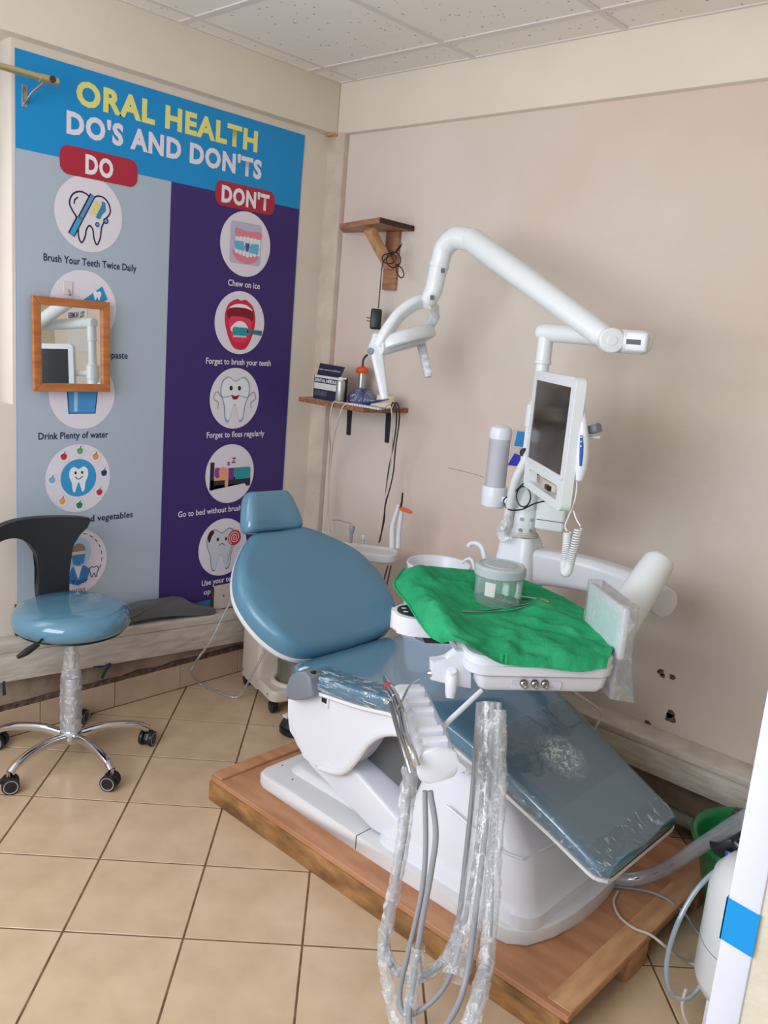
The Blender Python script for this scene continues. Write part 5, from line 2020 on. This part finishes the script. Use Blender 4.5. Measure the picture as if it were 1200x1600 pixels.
# top tray with rounded end, reaching out to the right
bm = NB()
t0, t1 = PX(545, 868, -.28), PX(609, 866, -.19)
td = (V((t1.x, t1.y, 0))-V((t0.x, t0.y, 0))).normalized()
tn = V((-td.y, td.x, 0))
zt_ = .655
TT = Matrix((td, tn, V((0, 0, 1)))).transposed().to_4x4()
TT.translation = V((t1.x, t1.y, zt_))
loft(bm, [[TT @ V((a, b, z)) for a, b in rrect(-.42+i, -.055+i, .03-i, .085-i, .05)] for z, i in ((-.002, .006), (.004, .0), (.030, .0), (.033, .004), (.030, .010), (.024, .014))])
obj('instrument_tray', bm, M['white_w'], ct)
bm = NB()
cyl(bm, CM @ V((.16, .10, .61)), CM @ V((.16, .10, .66)), .03, 16)
obj('tray_post', bm, M['cream_pl'], ct)
bm = NB()
for q in ((606, 884, 600, 915), (611, 884, 604, 925)):
    p = PX(q[0], q[1], -.20)
    tube(bm, cat_rom([p, PX(q[2], q[3]-8, -.205), PX(q[2]-2, q[3]+20, -.21), PX(q[2]-6, q[3]+45, -.21)], 5), .0035, 8)
obj('hanging_cable', bm, M['midgrey'], ct)
# transparent drain tube from the cart looping over the ledge
bm = NB()
dtp = [PY(374, 918, -.06), PY(352, 955, -.07), PY(330, 1000, -.08), PY(312, 1025, -.09), PY(302, 1040, -.06), PY(299, 1052, -.045), PZ(312, 1068, .008), PZ(335, 1079, .006), PZ(358, 1088, .006), PZ(372, 1089, .008), PX(380, 1080, -.53), PX(392, 1058, -.535), PX(408, 1028, -.525), PX(418, 1005, -.51)]
tube(bm, cat_rom(dtp, 8), .0048, 10)
obj('drain_tube', bm, M['clearhose'], smooth=60, label='thin clear tube looping from the ledge over the floor to the cart', cat='tube')
# things standing on the top tray
zi = zt_+.0245
def on_tray(u, v):
    return PZ(u, v, zi)
cl = empty('curing_light', on_tray(617, 852), 'white curing light wand with round orange shield standing in the tray', 'curing light')
b0 = PX(612, 853, -.205)
bm = NB()
tube(bm, cat_rom([PX(613, 856, -.205), PX(613, 838, -.205), PX(614, 820, -.207), PX(619, 803, -.207), PX(622, 794, -.207), PX(624, 788, -.207)], 6), [.012, .012, .010, .009, .009, .008], 14)
obj('wand', bm, M['white_w'], cl, smooth=60)
bm = NB()
tube(bm, cat_rom([PX(622, 856, -.205), PX(623, 835, -.205), PX(626, 812, -.206), PX(628, 798, -.207)], 6), [.010, .009, .009, .008], 14)
obj('stand', bm, M['white_w'], cl, smooth=60)
bm = NB()
tube(bm, [PX(626, 792, -.21), PX(628, 784, -.21), PX(629, 770, -.21)], [.0045, .004, .0035], 10)
obj('light_tip', bm, M['black'], cl)
bm = NB()
lathe(bm, [(.002, .002), (.024, .001), (.030, -.002), (.029, -.004), (.002, -.001)], zto(PX(634, 796, -.212), V((.15, -.25, 1))), 28)
obj('orange_shield', bm, M['orange'], cl)
vs_ = empty('suction_handpiece', on_tray(549, 850), 'grey headed suction handpiece with a thin wire standing in the tray', 'handpiece')
bm = NB()
lathe(bm, [(.006, 0), (.006, .03), (.010, .045), (.013, .06), (.010, .068), (.004, .070)], T(*PX(548, 848, -.28)), 14)
obj('grey_head', bm, M['greyhose'], vs_)
bm = NB()
p = PX(549, 818, -.28)
tube(bm, cat_rom([p, PX(540, 816, -.28), PX(530, 813, -.28), PX(519, 813, -.28)], 4), .0012, 6)
obj('thin_wire', bm, M['midgrey'], vs_)
vi = empty('small_vial', on_tray(568, 852), 'small clear vial standing in the tray behind the backrest', 'vial')
bm = NB()
lathe(bm, [(.007, 0), (.007, .024), (.005, .028)], T(*PX(567, 850, -.25)), 14)
obj('vial_body', bm, M['jar'], vi)
bm = NB()
lathe(bm, [(.0058, .0275), (.0062, .034), (.004, .036)], T(*PX(567, 850, -.25)), 14)
obj('vial_cap', bm, M['white_w'], vi)

# ================================================================== FOOT PEDAL
fp = PZ(462, 1143, 0)
fc = empty('foot_pedal', (fp.x, fp.y, 0), 'round black foot pedal on the floor beside the chair', 'foot pedal')
bm = NB()
lathe(bm, [(.058, 0), (.064, .006), (.064, .022), (.058, .026)], T(fp.x, fp.y, 0), 32)
obj('pedal_base', bm, M['black'], fc)
bm = NB()
lathe(bm, [(.056, .027), (.060, .032), (.052, .046), (.03, .052), (.001, .053)], T(fp.x, fp.y, 0), 32)
obj('pedal_dome', bm, M['blackm'], fc)
bm = NB()
box(bm, (fp.x-.03, fp.y+.02, .050), (fp.x+.02, fp.y+.05, .062), bev=.003)
obj('pedal_label', bm, M['card'], fc)

# ================================================================== UPPER SHELF WITH ADAPTOR
us = empty('corner_shelf', (-.06, -.28, 1.93), 'small empty wooden shelf on a diagonal bracket in the corner', 'shelf')
a_, b_, c_ = PX(532, 348, WR-.002), PX(594, 336, -.19), PX(648, 348, WR-.002)
zs = 1.945
pa, pb, pc = V((.004, -.048, zs)), V((-.185, -.475, zs)), V((WR-.001, -.452, zs))
pa = V((PZ(532, 346, zs+.0)).to_tuple())
shp_ = [(WR-.001, -.05), (PZ(532, 347, zs).x, PZ(532, 347, zs).y), (PZ(594, 337, zs).x, PZ(594, 337, zs).y), (WR-.001, PZ(648, 347, zs).y)]
shp_ = [(WR-.001, -.052), (-.085, -.145), (-.195, -.475), (WR-.001, -.452)]
bm = NB()
prism(bm, shp_, .020, T(0, 0, zs-.020), bev=.001, seg=1)
sb_ = obj('shelf_board', bm, M['wood_sh'], us, smooth=20)
bm = NB()
d_ = (V((shp_[3][0]-.004, shp_[3][1], 0))-V((shp_[2][0], shp_[2][1], 0)))
em = frame(V((shp_[2][0], shp_[2][1]-.0005, zs-.020)), d_, z=V((0, 0, 1)))
box(bm, (0, -.002, .0), (d_.length, .0005, .020), mx=em)
obj('dark_edge', bm, M['wood_dk'], sb_, smooth=0)
bm = NB()
yv = -.352
box(bm, (WR-.018, yv-.035, 1.695), (WR-.0005, yv+.035, zs-.0205), bev=.002)
obj('wall_cleat', bm, M['wood_sh'], us)
bm = NB()
dm = frame(V((WR-.018, yv, 1.785)), V((-.72, 0, .70)), y=V((0, 1, 0)))
box(bm, (.0, -.022, -.014), (.185, .022, .014), bev=.002, mx=dm)
obj('diagonal_brace', bm, M['batten'], us)
# black power adaptor hanging by its cord from the bracket
pw = empty('power_adaptor', PX(588, 497, -.03), 'black plug adaptor hanging by its cord from the corner shelf bracket', 'power adaptor')
XA = -.062
bm = NB()
am = frame(PX(587.5, 498, XA), V((.66, -.75, .0)), y=V((.06, .05, 1)))
box(bm, (-.022, -.042, -.022), (.022, .038, .020), bev=.007, seg=3, mx=am)
obj('adaptor_body', bm, M['black'], pw)
for k in (0, 1):
    bm = NB()
    p = PX(579, 497+5*k, XA-.012)
    tube(bm, [p, PX(573, 496+5*k, XA-.016)], .003, 8)
    obj('plug_pin', bm, M['steel'], pw)
bm = NB()
cp_ = [PX(591, 482, XA), PX(594, 450, XA), PX(596, 425, XA), PX(599, 409, XA), PX(606, 402, XA), PX(615, 396, XA), PX(622, 390, XA), PX(626, 384, XA), PX(628, 381, XA)]
tube(bm, cat_rom(cp_, 8), .0022, 8)
lp_ = [PX(615+11*math.cos(t), 406+12*math.sin(t), XA+.006*math.sin(t)) for t in [2*PI*k/12 for k in range(12)]]
tube(bm, cat_rom(lp_, 4, True), .0024, 8, closed=True)
lp_ = [PX(608+11*math.cos(t), 404+8*math.sin(t), XA-.004) for t in [2*PI*k/12 for k in range(12)]]
tube(bm, cat_rom(lp_, 4, True), .0024, 8, closed=True)
lp_ = [PX(618, 412, XA), PX(620, 425, XA), PX(626, 434, XA), PX(631, 430, XA), PX(628, 420, XA), PX(620, 413, XA)]
tube(bm, cat_rom(lp_, 6), .0024, 8)
obj('tangled_cord', bm, M['black'], pw)
bm = NB()
tube(bm, [PX(619, 393, XA-.002), PX(626, 384, XA-.002)], .0048, 10)
obj('cord_plug', bm, M['black'], pw)

# ================================================================== LOWER SHELF
ls = empty('wall_shelf', (-.06, -.3, 1.18), 'brown chipboard wall shelf on two black brackets', 'shelf')
ZL = 1.230
sh2 = [(WR-.001, -.047), (-.003, -.048), (-.200, -.088), (-.206, -.480), (WR-.001, -.505)]
bm = NB()
prism(bm, sh2, .018, T(0, 0, ZL-.018), bev=.001, seg=1)
lsb = obj('shelf_board', bm, M['chip'], ls, smooth=20)
bm = NB()
prism(bm, [(x*.996, y*.996) for x, y in sh2], .0008, T(0, 0, ZL-.0002))
obj('shelf_face', bm, mat('shelf_top_laminate', (176, 150, 130), .5, var=.1), lsb, smooth=0)
for yv, dn in ((-.175, .135), (-.405, .135)):
    bm = NB()
    prism(bm, [(WR-.0005, ZL-.0185), (-.15, ZL-.0185), (-.15, ZL-.024), (WR-.012, ZL-.03), (WR-.010, ZL-.02-dn), (WR-.0005, ZL-.02-dn)], .020, Matrix(((1, 0, 0, 0), (0, 0, -1, yv+.01), (0, 1, 0, 0), (0, 0, 0, 1))), bev=.002, seg=1)
    obj('bracket', bm, M['blackm'], ls)


def onS(u, x, dz=.001):
    p = PX(u, 620, x)
    return V((x, p.y, ZL+dz))


# box of dental needles
p0, p1 = onS(489, -.150), onS(527, -.165)
bx_ = empty('needle_box', p0, 'dark blue and white box of dental needles with open flap on the lower shelf', 'box')
dx = (p1-p0)
dx.z = 0
W_ = dx.length
nx_ = V((-dx.y, dx.x, 0)).normalized()
if nx_.dot(V((1, 1, 0))) < 0:
    nx_ = -nx_
NBM = Matrix((dx.normalized(), V((0, 0, 1)), -nx_)).transposed().to_4x4()
NBM.translation = p0
HB_ = .098
bm = NB()
box(bm, (0, 0, -.05), (W_, HB_, 0), mx=NBM)
obj('carton', bm, M['navy'], bx_, smooth=0)
bm = NB()
prism(bm, [(.004, HB_*.42), (W_, HB_*.42), (W_, HB_), (.004, HB_)], .0006, NBM)
wb_ = obj('white_band', bm, M['card'], bx_, smooth=0)
bm = NB()
prism(bm, [(.004, HB_*.68), (W_, HB_*.68), (W_, HB_*.90), (.004, HB_*.90)], .0012, NBM)
obj('title_strip', bm, M['navy'], bx_, smooth=0)
text('lettering', 'DENTAL NEEDLES', .008, W_*.99, HB_*.73, HB_*.13, NBM @ T(0, 0, .0018), pcol((226, 224, 228)), bx_, bold=.03).scale = (1, 1, 1)
bm = NB()
prism(bm, [(.004, HB_+.001), (W_*.98, HB_+.001), (W_*1.10, HB_+.046), (.012, HB_+.050)], .001, NBM @ Matrix.Rotation(-.12, 4, 'X'))
obj('open_flap', bm, M['navy'], bx_, smooth=0)
text('lettering', 'NEW DENTAL NEEDLES', .014, W_*.95, HB_+.022, .005, NBM @ Matrix.Rotation(-.12, 4, 'X') @ T(0, 0, .0016), pcol((200, 200, 210)), bx_, bold=.02)
for k in range(3):
    text('lettering', 'DENTAL NEEDLES', .012, W_*.55, HB_*(.30-.07*k), .0045, NBM @ T(0, 0, .001), pcol((150, 154, 170)), bx_)
# spray can
cb = onS(531, -.178)
sc_ = empty('spray_can', cb, 'slim silver grey spray can standing before the needle box', 'spray can')
bm = NB()
lathe(bm, [(.0165, 0), (.018, .003), (.018, .082), (.0155, .089), (.011, .092)], T(*cb), 28)
obj('can', bm, M['spray'], sc_)
bm = NB()
lathe(bm, [(.012, .091), (.0125, .098), (.009, .103), (.002, .104)], T(*cb), 20)
obj('cap', bm, M['white_w'], sc_)
bm = NB()
cyl(bm, cb+V((.0, 0, .099)), cb+V((.012, -.018, .098)), .004, 8)
obj('nozzle', bm, M['white_w'], sc_)
# orange capped tumbler with a bent black straw-like light guide
ob_ = onS(563, -.045)
og = empty('curing_lamp', ob_, 'clear barrel curing lamp with orange shield and bent black tip on the lower shelf', 'curing light')
bm = NB()
lathe(bm, [(.018, 0), (.017, .07), (.015, .125)], T(*ob_), 24)
obj('barrel', bm, M['spray'], og)
bm = NB()
lathe(bm, [(.027, .122), (.029, .128), (.024, .142), (.011, .150), (.004, .151)], T(*ob_), 28)
obj('orange_shield', bm, M['orange_d'], og)
bm = NB()
tube(bm, cat_rom([ob_+V((0, 0, .15)), ob_+V((0, 0, .172)), ob_+V((.003, -.006, .188)), ob_+V((.006, -.016, .198))], 5), .0045, 10)
obj('black_tip', bm, M['black'], og)
# blue plastic bag heap
bb = onS(566, -.105)
bm = NB()
rings = []
for k, (z, r) in enumerate(((.0, .046), (.012, .058), (.026, .052), (.040, .040), (.050, .026), (.054, .010))):
    rings.append([bb+V((math.cos(a)*r*.8*(1+.3*noise.noise(V((math.cos(a)*2, math.sin(a)*2, k*.7)))), math.sin(a)*r*1.35*(1+.3*noise.noise(V((math.cos(a)*2, math.sin(a)*2, k*.7+5)))), z*(1+.25*math.sin(a*3)))) for a in [2*PI*j/24 for j in range(24)]])
loft(bm, rings)
obj('plastic_bag', bm, M['bluebag'], smooth=40, label='crumpled bluish plastic bag on the lower shelf behind the spray can', cat='bag')
# plaster tooth model
mp = onS(598, -.10)
mdl = empty('plaster_model', mp, 'cream plaster dental model on the right of the lower shelf', 'dental model')
bm = NB()
mmx = frame(mp, V((.55, -.83, 0)), z=V((0, 0, 1)))
prism(bm, rrect(-.045, -.03, .045, .035, .015), .026, mmx, bev=.004)
obj('model_base', bm, M['stone'], mdl)
bm = NB()
prism(bm, rrect(-.03, -.02, .042, .03, .02), .05, mmx @ T(.006, .004, 0), bev=.012)
obj('model_arch', bm, M['stone'], mdl)
# shade guide: strip with a row of tooth tabs
g0, g1 = onS(552, -.182), onS(600, -.186)
gg = empty('shade_guide', (g0+g1)/2, 'tooth shade guide with a row of white tabs at the shelf edge', 'shade guide')
gd = (g1-g0).normalized()
gmx = frame(g0, gd, z=V((0, 0, 1)))
GL = (g1-g0).length
bm = NB()
box(bm, (0, -.01, 0), (GL, .012, .010), bev=.002, mx=gmx)
obj('guide_bar', bm, M['greyhose'], gg)
for k in range(12):
    bm = NB()
    x0 = GL*(k+.15)/12
    box(bm, (x0, -.024, .001), (x0+GL/12*.7, -.006, .009), bev=.002, mx=gmx)
    obj('shade_tab', bm, M['white_w'], gg)
# blue marker/handpiece leaning
bm = NB()
tube(bm, cat_rom([onS(556, -.155, .007), onS(572, -.150, .014), onS(590, -.143, .028), onS(607, -.136, .044)], 5), .005, 10)
bh = obj('blue_handpiece', bm, mat('royal_blue', (40, 62, 140), .35), smooth=60, label='blue handled hand tool lying across the lower shelf', cat='dental tool')
# cords hanging from the shelf
def hang(name, pts, r, m, label):
    bm = NB()
    tube(bm, cat_rom(pts, 8), r, 8)
    return obj(name, bm, m, smooth=60, label=label, cat='cable')
hang('pale_electric_cable', [onS(560, -.168, .004), onS(545, -.172, .004), onS(530, -.200, .004), PX(521, 629, -.210), PX(516, 650, -.212), PX(515, 680, -.18), PX(516, 700, -.10), PX(513, 740, -.05), PX(512, 790, -.04), PX(507, 830, -.06)], .0028, M['palecord'], 'left strand of the pale cord pair hanging from the lower shelf')
hang('pale_electric_cable', [onS(566, -.175, .004), onS(552, -.198, .004), PX(538, 633, -.211), PX(529, 655, -.214), PX(521, 690, -.15), PX(517, 720, -.09), PX(514, 760, -.07), PX(513, 800, -.06), PX(516, 832, -.08)], .0028, M['palecord'], 'right strand of the pale cord pair hanging from the lower shelf')
hang('black_electric_cable', [onS(604, -.15, .004), onS(610, -.185, .004), PX(614, 629, -.212), PX(619, 640, -.216), PX(619, 665, -.19), PX(614, 700, -.12), PX(607, 735, -.07), PX(603, 770, -.10), PX(601, 800, -.18), PX(594, 845, -.24)], .0028, M['black'], 'black cord hanging nearest the bracket from the lower shelf')
hang('black_electric_cable', [onS(608, -.13, .004), onS(614, -.18, .004), PX(619, 629, -.205), PX(624, 642, -.212), PX(623, 665, -.18), PX(618, 700, -.12), PX(615, 735, -.08), PX(610, 760, -.10), PX(602, 790, -.17), PX(600, 815, -.2), PX(592, 848, -.24)], .0028, M['black'], 'rightmost black cord hanging from the lower shelf')
hang('grey_electric_cable', [onS(601, -.17, .004), PX(608, 632, -.212), PX(612, 645, -.216), PX(613, 680, -.18), PX(611, 720, -.12), PX(606, 755, -.12), PX(600, 790, -.18), PX(592, 830, -.23)], .0026, M['palecord'], 'pale cord hanging between the black cords')

# ================================================================== MIRROR
mr = empty('hanging_mirror', (-1.165, .03, 1.235), 'wood framed mirror hanging over the poster', 'mirror')
YM = .036
cs4 = [PY(44, 462, YM), PY(164, 471, YM), PY(166, 611, YM), PY(48, 610, YM)]
mc = sum(cs4, V((0, 0, 0)))/4
MWd = ((cs4[1]-cs4[0]).length+(cs4[2]-cs4[3]).length)/2
MHt = ((cs4[0]-cs4[3]).length+(cs4[1]-cs4[2]).length)/2
ms = Matrix(((1, 0, 0, 0), (0, 0, -1, 0), (0, 1, 0, 0), (0, 0, 0, 1)))
mrm = T(mc.x, mc.y-.020, mc.z) @ Matrix.Rotation(math.radians(-2.4), 4, 'X') @ ms    # local x right, y up, z out to the room
fw, ftk = .027, .018
hx, hy = MWd/2, MHt/2
for nm, poly in (('frame_rail', [(-hx, hy), (-hx+fw, hy-fw), (hx-fw, hy-fw), (hx, hy)]), ('frame_rail', [(-hx, -hy), (hx, -hy), (hx-fw, -hy+fw), (-hx+fw, -hy+fw)]),
                 ('frame_stile', [(-hx, -hy), (-hx+fw, -hy+fw), (-hx+fw, hy-fw), (-hx, hy)]), ('frame_stile', [(hx, -hy), (hx, hy), (hx-fw, hy-fw), (hx-fw, -hy+fw)])):
    bm = NB()
    prism(bm, poly, ftk, mrm @ T(0, 0, -.006), bev=.002)
    obj(nm, bm, M['frame_w'], mr)
bm = NB()
box(bm, (-hx+fw-.003, -hy+fw-.003, -.004), (hx-fw+.003, hy-fw+.003, .0), mx=mrm)
obj('mirror_glass', bm, M['mirror'], mr, smooth=0)
hk = empty('adhesive_hook', PY(105, 452, YP), 'small white adhesive hook on the poster above the mirror', 'hook')
bm = NB()
p = PY(105, 450, YP)
box(bm, (p.x-.016, YP-.006, p.z-.022), (p.x+.016, YP-.0045, p.z+.022), bev=.0006, seg=1)
obj('hook_plate', bm, M['card'], hk)
bm = NB()
q = PY(105, 462, YP)
tube(bm, cat_rom([V((p.x, YP-.007, p.z-.004)), V((p.x, YP-.012, p.z-.016)), V((p.x, YP-.016, p.z-.024)), V((p.x, YP-.022, p.z-.018))], 4), .0022, 8)
obj('hook', bm, M['steel'], hk)
bm = NB()
tube(bm, [(p.x+.004*math.cos(t), YP-.017, p.z-.030+.009*math.sin(t)) for t in [2*PI*k/14 for k in range(14)]], .0014, 6, closed=True)
obj('hanging_ring', bm, M['steel'], hk)

# payment sign on the right wall beyond the frame, seen in the mirror
sg = empty('paper_sign', (WR-.002, -2.3, 1.55), 'white paper sign with dark lettering seen mirrored in the small mirror', 'sign')
SM = Matrix(((0, 0, -1, WR-.001), (-1, 0, 0, -2.085), (0, 1, 0, 1.44), (0, 0, 0, 1)))
bm = NB()
prism(bm, [(0, 0), (.26, 0), (.26, .34), (0, .34)], .001, SM)
obj('paper', bm, M['card'], sg, smooth=0)
text('lettering', 'TILL NUMBER', .03, .24, .205, .035, SM @ T(0, 0, .002), pcol(INK), sg, bold=.02)
text('lettering', '887000', .03, .24, .155, .040, SM @ T(0, 0, .002), pcol(INK), sg, bold=.03)

# ================================================================== CURTAIN ROD
cr = empty('curtain_rod', PY(40, 112, -.05), 'brass curtain rod end on a bracket above the poster corner', 'curtain rod')
YR = -.05
bm = NB()
r0, r1 = PY(55, 115, YR), PY(88, 125, YR)
dirx = V((-1, 0, 0))
r1 = V((PY(90, 126, YR).x, YR, 2.201))
tube(bm, [V((-2.95, YR, 2.201)), V((-1.30, YR, 2.201))], .0105, 18)
obj('rod', bm, M['brass'], cr)
bm = NB()
tube(bm, [V((-1.305, YR, 2.201)), V((r1.x, YR, 2.201))], .0125, 18)
fin = obj('rod_sleeve', bm, M['brass'], cr)
bm = NB()
cyl(bm, V((r1.x-.022, YR-.016, 2.203)), V((r1.x-.022, YR-.004, 2.202)), .010, 14)
obj('rod_knob', bm, M['curtain'], cr)
bm = NB()
bar(bm, [V((-1.305, WL-.004, 2.135)), V((-1.300, 0, 2.165)), V((-1.285, YR+.006, 2.192))], .010, .005, V((1, 0, 0)))
bar(bm, [V((-1.305, WL-.004, 2.19)), V((-1.306, WL-.004, 2.16)), V((-1.306, WL-.004, 2.125))], .018, .003, V((1, 0, 0)))
obj('rod_bracket', bm, M['steel'], cr)

# ================================================================== THINGS ON THE LEFT LEDGE
def ledge_z(x):
    return .339+(-.944-x)*.072
ar = empty('loose_armrest', PY(255, 960, 0.0), 'dark grey padded chair armrest with a metal pin lying on the ledge', 'armrest')
YA = .0
out_ = [PY(u, v, YA) for u, v in ((186, 976), (196, 962), (215, 950), (250, 944), (282, 939), (292, 944), (302, 949), (330, 953), (330, 963), (300, 965), (270, 966), (240, 968), (210, 974), (192, 979))]
oo = [(p.x, p.z) for p in cat_rom([V((p.x, 0, p.z)) for p in out_], 4, True)]
mz = min(z-ledge_z(x) for x, z in oo)
bm = NB()
prism(bm, [(x, z-mz+.001) for x, z in oo], .05, Matrix(((1, 0, 0, 0), (0, 0, 1, -.024), (0, 1, 0, 0), (0, 0, 0, 1))), bev=.010, seg=3)
obj('pad', bm, M['midgrey'], ar, smooth=50)
bm = NB()
p = PY(329, 958, YA)
cyl(bm, V((p.x-.005, 0, p.z-mz)), V((p.x+.035, 0, p.z-mz-.004)), .005, 12)
obj('metal_pin', bm, M['steel'], ar)
for nm, u0, v0, u1, v1, lab in (('cable_cover', 331, 917, 373, 957, 'beige cover board with a brown edge by the chair backrest'), ('cable_cover', 24, 945, 66, 997, 'beige cover board with a brown edge behind the stool seat')):
    p0, p1 = PY(u0, v0, .040), PY(u1, v1, .040)
    x0, x1 = p0.x, p1.x
    z0 = max(ledge_z(x0), ledge_z(x1))
    wv = empty(nm, ((x0+x1)/2, .04, z0), lab, 'cover board', 'cover boards standing on the left ledge')
    bm = NB()
    box(bm, (x0+.006, .030, z0), (x1, .0465, p0.z), bev=.001, seg=1)
    obj('board', bm, mat('board_beige', (206, 192, 184), .5, var=.06), wv)
    bm = NB()
    box(bm, (x0, .0298, z0), (x0+.0058, .0465, p0.z), bev=.0006, seg=1)
    obj('brown_edge', bm, M['wood_dk'], wv)
    bm = NB()
    lathe(bm, [(.005, 0), (.005, .001)], zto(V(((x0+x1)/2-.02, .030, (z0+p0.z)/2+.005)), V((0, -1, 0))), 10)
    obj('screw', bm, M['midgrey'], wv)
# frayed dark straps hanging under the ledge
for pts, lab in (([PY(145, 1041, -.026), PY(160, 1041, -.03), PY(172, 1038, -.031), PY(165, 1048, -.030), PY(159, 1060, -.029)], 'dark strap end hanging under the ledge right of the stool'),
                 ([PY(6, 1064, -.027), PY(6, 1075, -.029), PY(7, 1086, -.029)], 'dark blue strap end hanging under the ledge at the left edge')):
    bm = NB()
    bar(bm, pts, (.010, .013), .003, V((1, .1, 0)))
    obj('strap', bm, mat('dark_blue_webbing', (38, 52, 84), .7), smooth=40, label=lab, cat='strap')

# ================================================================== LOWER RIGHT: BASIN, TANK, HOSES
gb = V((-.342, -2.214, 0))
bs = empty('green_basin', gb, 'dark green plastic basin on the floor by the right wall', 'basin')
bm = NB()
lathe(bm, [(.090, .0), (.095, .004), (.160, .250), (.172, .255), (.176, .266), (.170, .274), (.160, .270), (.154, .255), (.090, .012), (.001, .010)], T(*gb), 56)
obj('bowl', bm, M['basin'], bs, smooth=50)
tk = empty('air_tank', (-.70, -2.345, 0), 'white upright air tank with hoses at the right edge', 'tank')
tx, ty = -.70, -2.345
bm = NB()
lathe(bm, [(.05, .075), (.09, .082), (.115, .10), (.125, .13), (.125, .34), (.118, .38), (.095, .41), (.06, .425), (.001, .428)], T(tx, ty, 0), 48)
obj('tank_body', bm, M['white_l'], tk, smooth=50)
for k in range(3):
    a = math.radians(150+120*k)
    p = V((tx+.095*math.cos(a), ty+.095*math.sin(a), 0))
    bm = NB()
    box(bm, (p.x-.013, p.y-.013, 0), (p.x+.013, p.y+.013, .10), bev=.003)
    obj('leg', bm, M['white_w'], tk)
bm = NB()
tube(bm, [(tx+.1255*math.cos(t), ty+.1255*math.sin(t), .22) for t in [2*PI*k/40 for k in range(40)]], .0012, 5, closed=True)
obj('weld_seam', bm, M['greyhose'], tk)
vl = empty('shutoff_valve', PX(1132, 1318, -.60), 'black shut-off valve with blue fitting beside the door frame', 'valve')
vp = PX(1136, 1320, -.66)
bm = NB()
cyl(bm, PX(1117, 1323, -.66), PX(1150, 1312, -.66), .022, 20, bev=.004)
obj('valve_body', bm, M['black'], vl)
bm = NB()
box(bm, (-.012, -.014, -.02), (.012, .014, .055), bev=.004, mx=frame(PX(1147, 1298, -.67), V((1, 0, 0)), z=V((.1, -.1, 1))))
obj('valve_handle', bm, M['black'], vl)
bm = NB()
cyl(bm, PX(1141, 1330, -.68), PX(1139, 1352, -.69), .011, 16, bev=.002)
obj('blue_fitting', bm, mat('fitting_blue', (60, 80, 150), .35), vl)
bm = NB()
cyl(bm, PX(1146, 1312, -.66), V((tx, ty+.02, .42)), .012, 12)
obj('valve_stem', bm, M['steel'], vl)
bm = NB()
cp_ = [PZ(905, 1352, .115), PZ(945, 1368, .112), PZ(985, 1374, .116), PX(1025, 1364, -.53), PX(1062, 1344, -.56), PX(1095, 1322, -.61), PX(1120, 1306, -.66), PX(1150, 1287, -.70), PX(1190, 1264, -.74)]
tube(bm, cat_rom(cp_, 10), .0185, 20)
dh = obj('drain_hose', bm, M['clearhose'], smooth=60, label='thick clear drain hose from the chair base past the basin', cat='hose')
for k in range(5):
    P = cat_rom(cp_, 10)
    i = 22+k*7
    bm = NB()
    p, q = P[i], P[i+3]
    n_ = (CAM-p).normalized()
    up_ = n_.cross(q-p).normalized()*-1
    c0 = p+n_*.0188
    tube(bm, [c0, c0+(q-p)*.55], .0022, 6)
    obj('hose_print', bm, M['midgrey'], dh)
bm = NB()
bt_ = [PX(1139, 1352, -.69), PX(1115, 1363, -.72), PX(1085, 1395, -.76), PX(1060, 1440, -.80), PX(1044, 1490, -.82), PX(1042, 1530, -.83), PX(1052, 1555, -.82), PX(1072, 1560, -.80), PX(1088, 1548, -.77), PX(1100, 1530, -.75)]
tube(bm, cat_rom(bt_, 8), .0058, 12)
obj('air_tube', bm, M['bluetube'], smooth=60, label='bluish clear air tube arching beside the white tank', cat='tube')
bm = NB()
wc = [PZ(940, 1383, .089), PZ(965, 1388, .089), PZ(1000, 1388, .09), PZ(985, 1386, .0905), PZ(965, 1393, .0905), PZ(959, 1410, .0905), PZ(968, 1432, .0905), PZ(990, 1450, .0925), PZ(1015, 1460, .0935), PZ(1035, 1475, .090), PZ(1055, 1492, .05), PZ(1075, 1503, .008), PZ(1090, 1510, .006)]
tube(bm, cat_rom(wc[4:], 8), .0036, 10)
obj('looped_cable', bm, M['palecord'], smooth=60, label='pale looped power cord lying on the platform near its foot end', cat='cord')
bm = NB()
wc = [PZ(945, 1384, .089), PZ(985, 1388, .090), PZ(1020, 1395, .092), PZ(1050, 1410, .09), PZ(1072, 1430, .06), PZ(1085, 1450, .02), PZ(1095, 1462, .006)]
tube(bm, cat_rom(wc, 8), .0036, 10)
obj('grey_cable', bm, M['greyhose'], smooth=60, label='grey cord running from under the chair off the platform edge', cat='cord')
bm = NB()
wc = [PX(1072, 1545, -.80), PX(1066, 1570, -.81), PX(1072, 1595, -.81), PX(1085, 1612, -.80)]
tube(bm, cat_rom(wc, 6), .004, 8)
obj('white_cable', bm, M['palecord'], smooth=60, label='short white cord beside the leg of the air tank', cat='cord')
bm = NB()
tube(bm, [V((-.03, -1.55, .06)), V((-.03, -2.45, .06))], .022, 16)
obj('waste_pipe', bm, M['dirtpipe'], smooth=60, label='pale green pipe on the floor under the right ledge', cat='pipe')
